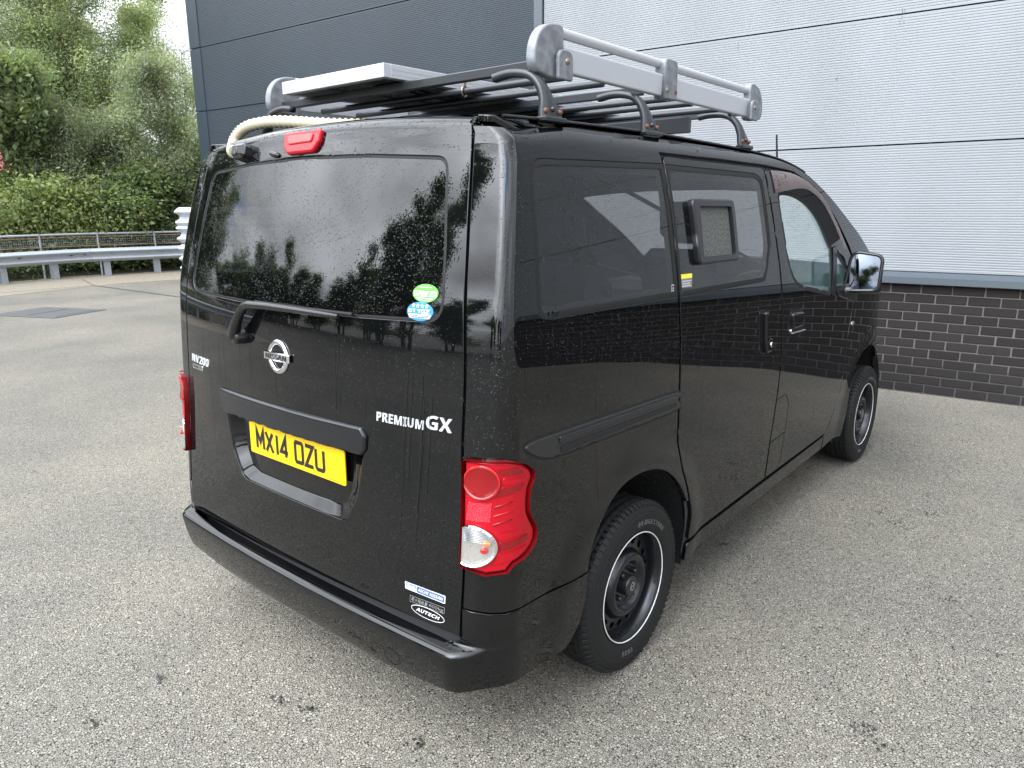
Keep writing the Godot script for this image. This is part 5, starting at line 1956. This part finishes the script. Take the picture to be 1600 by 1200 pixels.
# beads of rain on paint and glass
func drops(_half: Array) -> void:
	rng.seed = 31
	var dome := MB.new()
	for i in 3:
		var e := [0.0, .55, 1.1][i] as float
		for j in 8:
			var d := Vector3(cos(TAU * j / 8) * cos(e), sin(TAU * j / 8) * cos(e), sin(e))
			dome.add(d * Vector3(1, 1, .5), (d * Vector3(1, 1, 1.6)).normalized())
	var top := dome.add(Vector3(0, 0, .5), Vector3.BACK)
	for i in 2:
		for j in 8: dome.quad(i * 8 + j, i * 8 + (j + 1) % 8, i * 8 + 8 + (j + 1) % 8, i * 8 + 8 + j)
	for j in 8: dome.tri(16 + j, 16 + (j + 1) % 8, top)
	var dm := dome.mesh()
	var spots := []
	var clump := noise(FastNoiseLite.TYPE_SIMPLEX_SMOOTH, 3.0, 40, 3)
	# [count, s from, s to, v from, v to, biggest radius, lift]
	for a in [[12500, -.66, .66, 1.27, 1.69, .0018, -.0035], [7000, -.74, .74, .60, 1.255, .0016, 0.0], [2200, -.74, .74, 1.69, 1.80, .0026, 0.0], [1500, .70, .93, .95, 1.76, .0020, 0.0], [15000, .93, 3.0, .86, 1.74, .0016, 0.0], [2500, .93, 2.9, .52, .86, .0012, 0.0]]:
		var n := 0
		while n < int(a[0]):
			var s := rng.randf_range(a[1], a[2])
			var v := rng.randf_range(a[3], a[4])
			n += 1
			if clump.get_noise_2d(s * 1.5, v * 2.0) < rng.randf_range(-.75, .25): continue
			var p := pt(0, s, v)
			if s > 1.6 and v > cub(YG, p.z) - .01: continue
			if s > .73 and s < 1.04 and v > .59 and v < .93: continue
			if absf(p.x) < .41 and p.z > .6 and v < .96: continue
			var r: float = lerpf(.0007, a[5], pow(rng.randf(), 2.8))
			if s > .93: r *= 1.1
			spots.append([s, v, r, a[6]])
	var mm := MultiMesh.new()
	mm.transform_format = MultiMesh.TRANSFORM_3D
	mm.mesh = dm
	mm.instance_count = spots.size()
	for i in spots.size():
		var q: Array = spots[i]
		var f := frame(0, q[0], q[1], q[3])
		var w := q[2] as float
		mm.set_instance_transform(i, Transform3D(Basis(f.basis.x * w, f.basis.y * w * rng.randf_range(.9, 1.25), f.basis.z * w), f.origin))
	var o := MultiMeshInstance3D.new()
	o.name = "rain_drops"
	o.multimesh = mm
	o.material_override = M.water
	van.add_child(o, true)
	stuff(o)

func runs() -> void:
	rng.seed = 55
	var paths := []
	for i in 26:
		var s := rng.randf_range(-.70, .70)
		var top := rng.randf_range(.95, 1.235)
		if absf(s) < .42: top = rng.randf_range(1.0, 1.235)
		var low := top - rng.randf_range(.06, .5)
		if absf(s) < .44: low = maxf(low, .965)
		var p := []
		var v := top
		var u := s
		while v > low:
			p.append_array([u, v])
			v -= .018
			u += rng.randfn() * .0006
			if rng.randf() < .04: u += rng.randf_range(-.008, .008)
		if p.size() >= 4: paths.append(p)
	for i in 22:
		var s := rng.randf_range(.74, 2.6)
		var v := rng.randf_range(.9, 1.25)
		paths.append([s, v, s + rng.randfn() * .001, v - .05, s + rng.randfn() * .002, v - rng.randf_range(.08, .25)])
	var o := strokes("water_runs", 0, Vector2.ZERO, paths, Vector2.ONE, .0011, .0003, M.water, van)
	stuff(o)

# ---------------------------------------------------------------- roof rack, solar panel, hose
func rack() -> void:
	var r := thing("roof_rack", "black tubular roof rack with silver side rails clamped to the van roof", "roof rack")
	for z in [.262, -.335, -1.125]:
		var mb := MB.new()
		box(mb, at(Vector3(0, 1.931, z)), Vector3(1.22, .028, .024), .003)
		put("cross_beam", mb, M.rack, r)
	for z in [.085, -.09, -.53, -.70, -.93]:
		var mb := MB.new()
		bar(mb, Vector3(-.61, 1.926, z), Vector3(.61, 1.926, z), .0115, 10)
		put("cross_tube", mb, M.rack, r)
	for sd in [1.0, -1.0]:
		var rail := Node3D.new()
		rail.name = "side_rail"
		r.add_child(rail, true)
		# flat silver extrusion leaning outwards, tube above it
		var mb := MB.new()
		var prof := rounded([-.010,-.036,.006, .010,-.036,.008, .013,.031,.008, .004,.037,.006, -.010,.030,.008])
		var rows := []
		for z in [.19, -1.14]:
			var a := []
			for i in prof.size():
				var n := (prof[(i + 1) % prof.size()] - prof[(i + prof.size() - 1) % prof.size()]).rotated(-PI / 2).normalized()
				a.append(mb.add(Vector3((.640 + prof[i].x) * sd, 1.957 + prof[i].y + (.0 if z > 0 else -.012), z), Vector3(n.x * sd, n.y, 0)))
			rows.append(a)
		for i in prof.size(): mb.quad(rows[0][i], rows[0][(i + 1) % prof.size()], rows[1][(i + 1) % prof.size()], rows[1][i])
		put("rail_plate", mb, M.alu_white, rail)
		mb = MB.new()
		bar(mb, Vector3(.632 * sd, 2.028, .19), Vector3(.632 * sd, 2.016, -1.16), .0145, 14)
		put("rail_tube", mb, M.alu_white, rail)
		for e in [[.245, 1.0], [-1.19, -1.0]]:
			var b := Basis(Vector3(0, 0, -1), Vector3.UP, Vector3(1, 0, 0))
			mb = MB.new()
			var shape := smooth([-.065,-.045, .03,-.042, .060,-.028, .070,.0, .060,.045, .03,.080, -.015,.096, -.060,.092, -.064,.05, -.066,.0], true, 4)
			var p := PackedVector2Array()
			for q in shape: p.append(Vector2(-q.x * e[1], q.y))
			slab(mb, Transform3D(b, Vector3(.640 * sd, 1.945, e[0])), p, .034, .007)
			put("end_cap", mb, M.cast, rail)
			mb = MB.new()
			slab(mb, Transform3D(b, Vector3(.668 * sd, 1.945, e[0] - e[1] * .05)), rounded([-.035,-.05,.01, .035,-.05,.01, .035,.03,.03, -.035,.03,.03]), .014, .005)
			put("end_clip", mb, M.cast, rail)
			mb = MB.new()
			lathe(mb, at(Vector3(.675 * sd, 1.945, e[0] - e[1] * .055), Basis(Vector3.UP, 0.0 if sd > 0 else PI)), PackedVector2Array([Vector2(.0, .009), Vector2(.004, .008), Vector2(.005, .0)]), 12)
			put("screw", mb, M.bolt, rail)
		mb = MB.new()
		slab(mb, Transform3D(Basis(Vector3(0, 0, -1), Vector3.UP, Vector3(1, 0, 0)), Vector3(.642 * sd, 1.968, -.435)), rounded([-.048,-.062,.006, .048,-.062,.006, .044,.07,.02, -.044,.07,.02]), .044, .008)
		put("joint_bracket", mb, M.cast, rail)
		for dz in [-.03, .03]:
			mb = MB.new()
			lathe(mb, at(Vector3(.663 * sd, 1.935, -.435 + dz), Basis(Vector3.UP, 0.0 if sd > 0 else PI)), PackedVector2Array([Vector2(.0, .008), Vector2(.004, .007), Vector2(.005, .0)]), 12)
			put("screw", mb, M.rust if dz < 0 else M.bolt, rail)
		# clamp feet
		for z in [.300, -.235, -.985]:
			var ft := Node3D.new()
			ft.name = "clamp_foot"
			r.add_child(ft, true)
			# one casting: wide foot, narrow neck, hook reaching inwards under the beam
			mb = MB.new()
			flat_arm(mb, smooth3([Vector3(.700 * sd, 1.784, z), Vector3(.694 * sd, 1.808, z), Vector3(.684 * sd, 1.836, z), Vector3(.668 * sd, 1.868, z), Vector3(.640 * sd, 1.895, z), Vector3(.60 * sd, 1.908, z), Vector3(.55 * sd, 1.912, z), Vector3(.50 * sd, 1.906, z)], 3), [.046, .045, .043, .039, .034, .029, .025, .022, .020, .0185, .0175, .017, .0165, .016, .016, .0155, .015, .015, .0145, .0145, .014, .014], .011)
			put("arm", mb, M.rack, ft)
			mb = MB.new()
			box(mb, at(Vector3(.705 * sd, 1.778, z)), Vector3(.034, .014, .10), .003)
			put("gutter_jaw", mb, M.trim, ft)
			for k in 3:
				mb = MB.new()
				lathe(mb, at(Vector3(.706 * sd, 1.80 + (.006 if k == 1 else 0.0), z + .032 - k * .032), Basis(Vector3.UP, 0.0 if sd > 0 else PI)), PackedVector2Array([Vector2(.0, .0075), Vector2(.006, .007), Vector2(.008, .005), Vector2(.009, .0)]), 10)
				put("bolt", mb, M.rust if k != 1 else M.rack, ft)
	# drop plate under the rack beside the middle foot
	var mb := MB.new()
	box(mb, at(Vector3(.50, 1.83, -.52)), Vector3(.40, .055, .012), .003)
	put("awning_plate", mb, M.rack, r)
	# steel shackle hanging on the second tube
	mb = MB.new()
	var lp := PackedVector3Array()
	for i in 15: lp.append(Vector3(.175 + cos(TAU * i / 14) * .003, 1.926 + sin(TAU * i / 14) * .017, .085 + cos(TAU * i / 14) * .015))
	tube(mb, lp, .0035, 6, false)
	box(mb, at(Vector3(.176, 1.952, .085)), Vector3(.006, .022, .014), .002)
	put("shackle", mb, M.bolt, r)
	# solar panel
	var s := thing("solar_panel", "silver framed solar panel lying flat on the left half of the roof rack", "solar panel", Vector3(-.195, 1.949, -.34))
	var hw := .265
	var hd := .68
	for q in [[Vector3(0, .021, hd), Vector3(hw * 2 + .03, .042, .03)], [Vector3(0, .021, -hd), Vector3(hw * 2 + .03, .042, .03)], [Vector3(hw, .021, 0), Vector3(.03, .042, hd * 2 - .03)], [Vector3(-hw, .021, 0), Vector3(.03, .042, hd * 2 - .03)]]:
		mb = MB.new()
		box(mb, at(q[0]), q[1], .0015)
		for k in 2:
			var w: Vector3 = q[1] + Vector3(.0012 if q[1].x < q[1].z else -.004, 0, .0012 if q[1].z < q[1].x else -.004)
			w.y = .003
			box(mb, at(q[0] + Vector3(0, -.008 + k * .014, 0)), w, .0)
		put("frame", mb, M.alu_white, s)
	mb = MB.new()
	box(mb, at(Vector3(0, .037, 0)), Vector3(hw * 2 - .03, .005, hd * 2 - .03), .001)
	var cells := put("cell_sheet", mb, M.panel_back, s)
	for i in 6:
		for j in 4:
			mb = MB.new()
			box(mb, at(Vector3(-.195 + j * .13, .0405, -.50 + i * .20)), Vector3(.122, .003, .19), .0005)
			put("cell", mb, M.satin, cells)
	mb = MB.new()
	for j in 4:
		for i in 34: box(mb, at(Vector3(-.20 + j * .13, .0338, -.62 + i * .037)), Vector3(.006, .001, .019), 0)
	stuff(put("cell_gap", mb, M.white_print, cells))
	mb = MB.new()
	box(mb, at(Vector3(.02, .022, .42)), Vector3(.13, .024, .09), .004)
	put("junction_box", mb, M.trim, s)
	mb = MB.new()
	for dx in [-.02, .03]:
		var p := PackedVector3Array()
		for i in 9: p.append(Vector3(.06 + dx + i * .025, .018 - .03 * sin(i / 8.0 * PI), .40 - i * .045))
		tube(mb, p, .004, 6)
	put("cable", mb, M.rubber, s)
	# cream corrugated hose from the camera over the roof
	var hp := smooth3([Vector3(-.40, 1.735, .605), Vector3(-.485, 1.745, .565), Vector3(-.545, 1.770, .525), Vector3(-.552, 1.803, .505), Vector3(-.51, 1.832, .485), Vector3(-.41, 1.842, .465), Vector3(-.30, 1.836, .445), Vector3(-.20, 1.826, .42), Vector3(-.13, 1.822, .37), Vector3(-.10, 1.825, .28), Vector3(-.09, 1.828, .16)], 9)
	mb = MB.new()
	var rr := []
	for i in hp.size(): rr.append(.0185 + (.0026 if i % 2 == 0 else -.0030))
	tube(mb, hp, rr, 14)
	var h := thing("corrugated_hose", "cream corrugated conduit hose arching from the rear camera onto the van roof", "hose")
	put("conduit", mb, M.hose, h)

# a flat casting swept along a path in the x-y plane, half widths along z
func flat_arm(mb: MB, path: PackedVector3Array, ws: Array, thick: float) -> void:
	var rows := []
	for i in path.size():
		var t := (path[mini(i + 1, path.size() - 1)] - path[maxi(i - 1, 0)]).normalized()
		var n := t.cross(Vector3.BACK).normalized()
		var r := []
		for j in 16:
			var a := TAU * j / 16
			var c := signf(cos(a)) * pow(absf(cos(a)), .45)
			var d := signf(sin(a)) * pow(absf(sin(a)), .45)
			r.append(mb.add(path[i] + Vector3.BACK * c * float(ws[i]) + n * d * thick, (Vector3.BACK * cos(a) * .6 + n * sin(a)).normalized()))
		rows.append(r)
	for i in path.size() - 1:
		for j in 16: mb.quad(rows[i][j], rows[i][(j + 1) % 16], rows[i + 1][(j + 1) % 16], rows[i + 1][j])
	var e := path.size() - 1
	var tip := mb.add(path[e], (path[e] - path[e - 1]).normalized())
	for j in 16: mb.tri(tip, rows[e][j], rows[e][(j + 1) % 16])

func smooth3(p: Array, sub: int) -> PackedVector3Array:
	var o := PackedVector3Array()
	var n := p.size()
	for i in n - 1:
		for j in sub: o.append(p[i].cubic_interpolate(p[i + 1], p[maxi(i - 1, 0)], p[mini(i + 2, n - 1)], float(j) / sub))
	o.append(p[n - 1])
	return o

const SUN_DIR := Vector3(-.20, .56, .80)

func _ready() -> void:
	rng.seed = 1
	# camera
	var cam := Camera3D.new()
	cam.name = "camera"
	cam.position = Vector3(1.9692, 1.5491, 1.9725)
	cam.basis = Basis(Vector3.UP, .7010) * Basis(Vector3.RIGHT, -.2379) * Basis(Vector3.BACK, -.0055)
	cam.fov = rad_to_deg(2.0 * atan(600.0 / 1139.22))
	cam.near = .05
	cam.far = 2000.0
	add_child(cam)
	cam.current = true
	# sky, light, exposure
	var we := WorldEnvironment.new()
	we.name = "environment"
	var env := Environment.new()
	env.background_mode = Environment.BG_SKY
	var sky := Sky.new()
	var ps := PanoramaSkyMaterial.new()
	ps.panorama = clouds()
	sky.sky_material = ps
	env.sky = sky
	env.background_energy_multiplier = 1.0
	env.tonemap_mode = Environment.TONE_MAPPER_LINEAR
	env.tonemap_exposure = 1.12
	env.sdfgi_enabled = true
	env.ssao_enabled = true
	env.ssil_enabled = true
	we.environment = env
	add_child(we)
	var sun := DirectionalLight3D.new()
	sun.name = "sun"
	sun.light_energy = .15
	sun.light_angular_distance = 110.0
	sun.light_color = Color(1.0, .975, .94)
	sun.shadow_enabled = true
	sun.look_at_from_position(SUN_DIR * 10.0, Vector3.ZERO, Vector3.UP)
	add_child(sun)
	materials()
	ground()
	building()
	barrier()
	build_van()
	rack()
	plants()
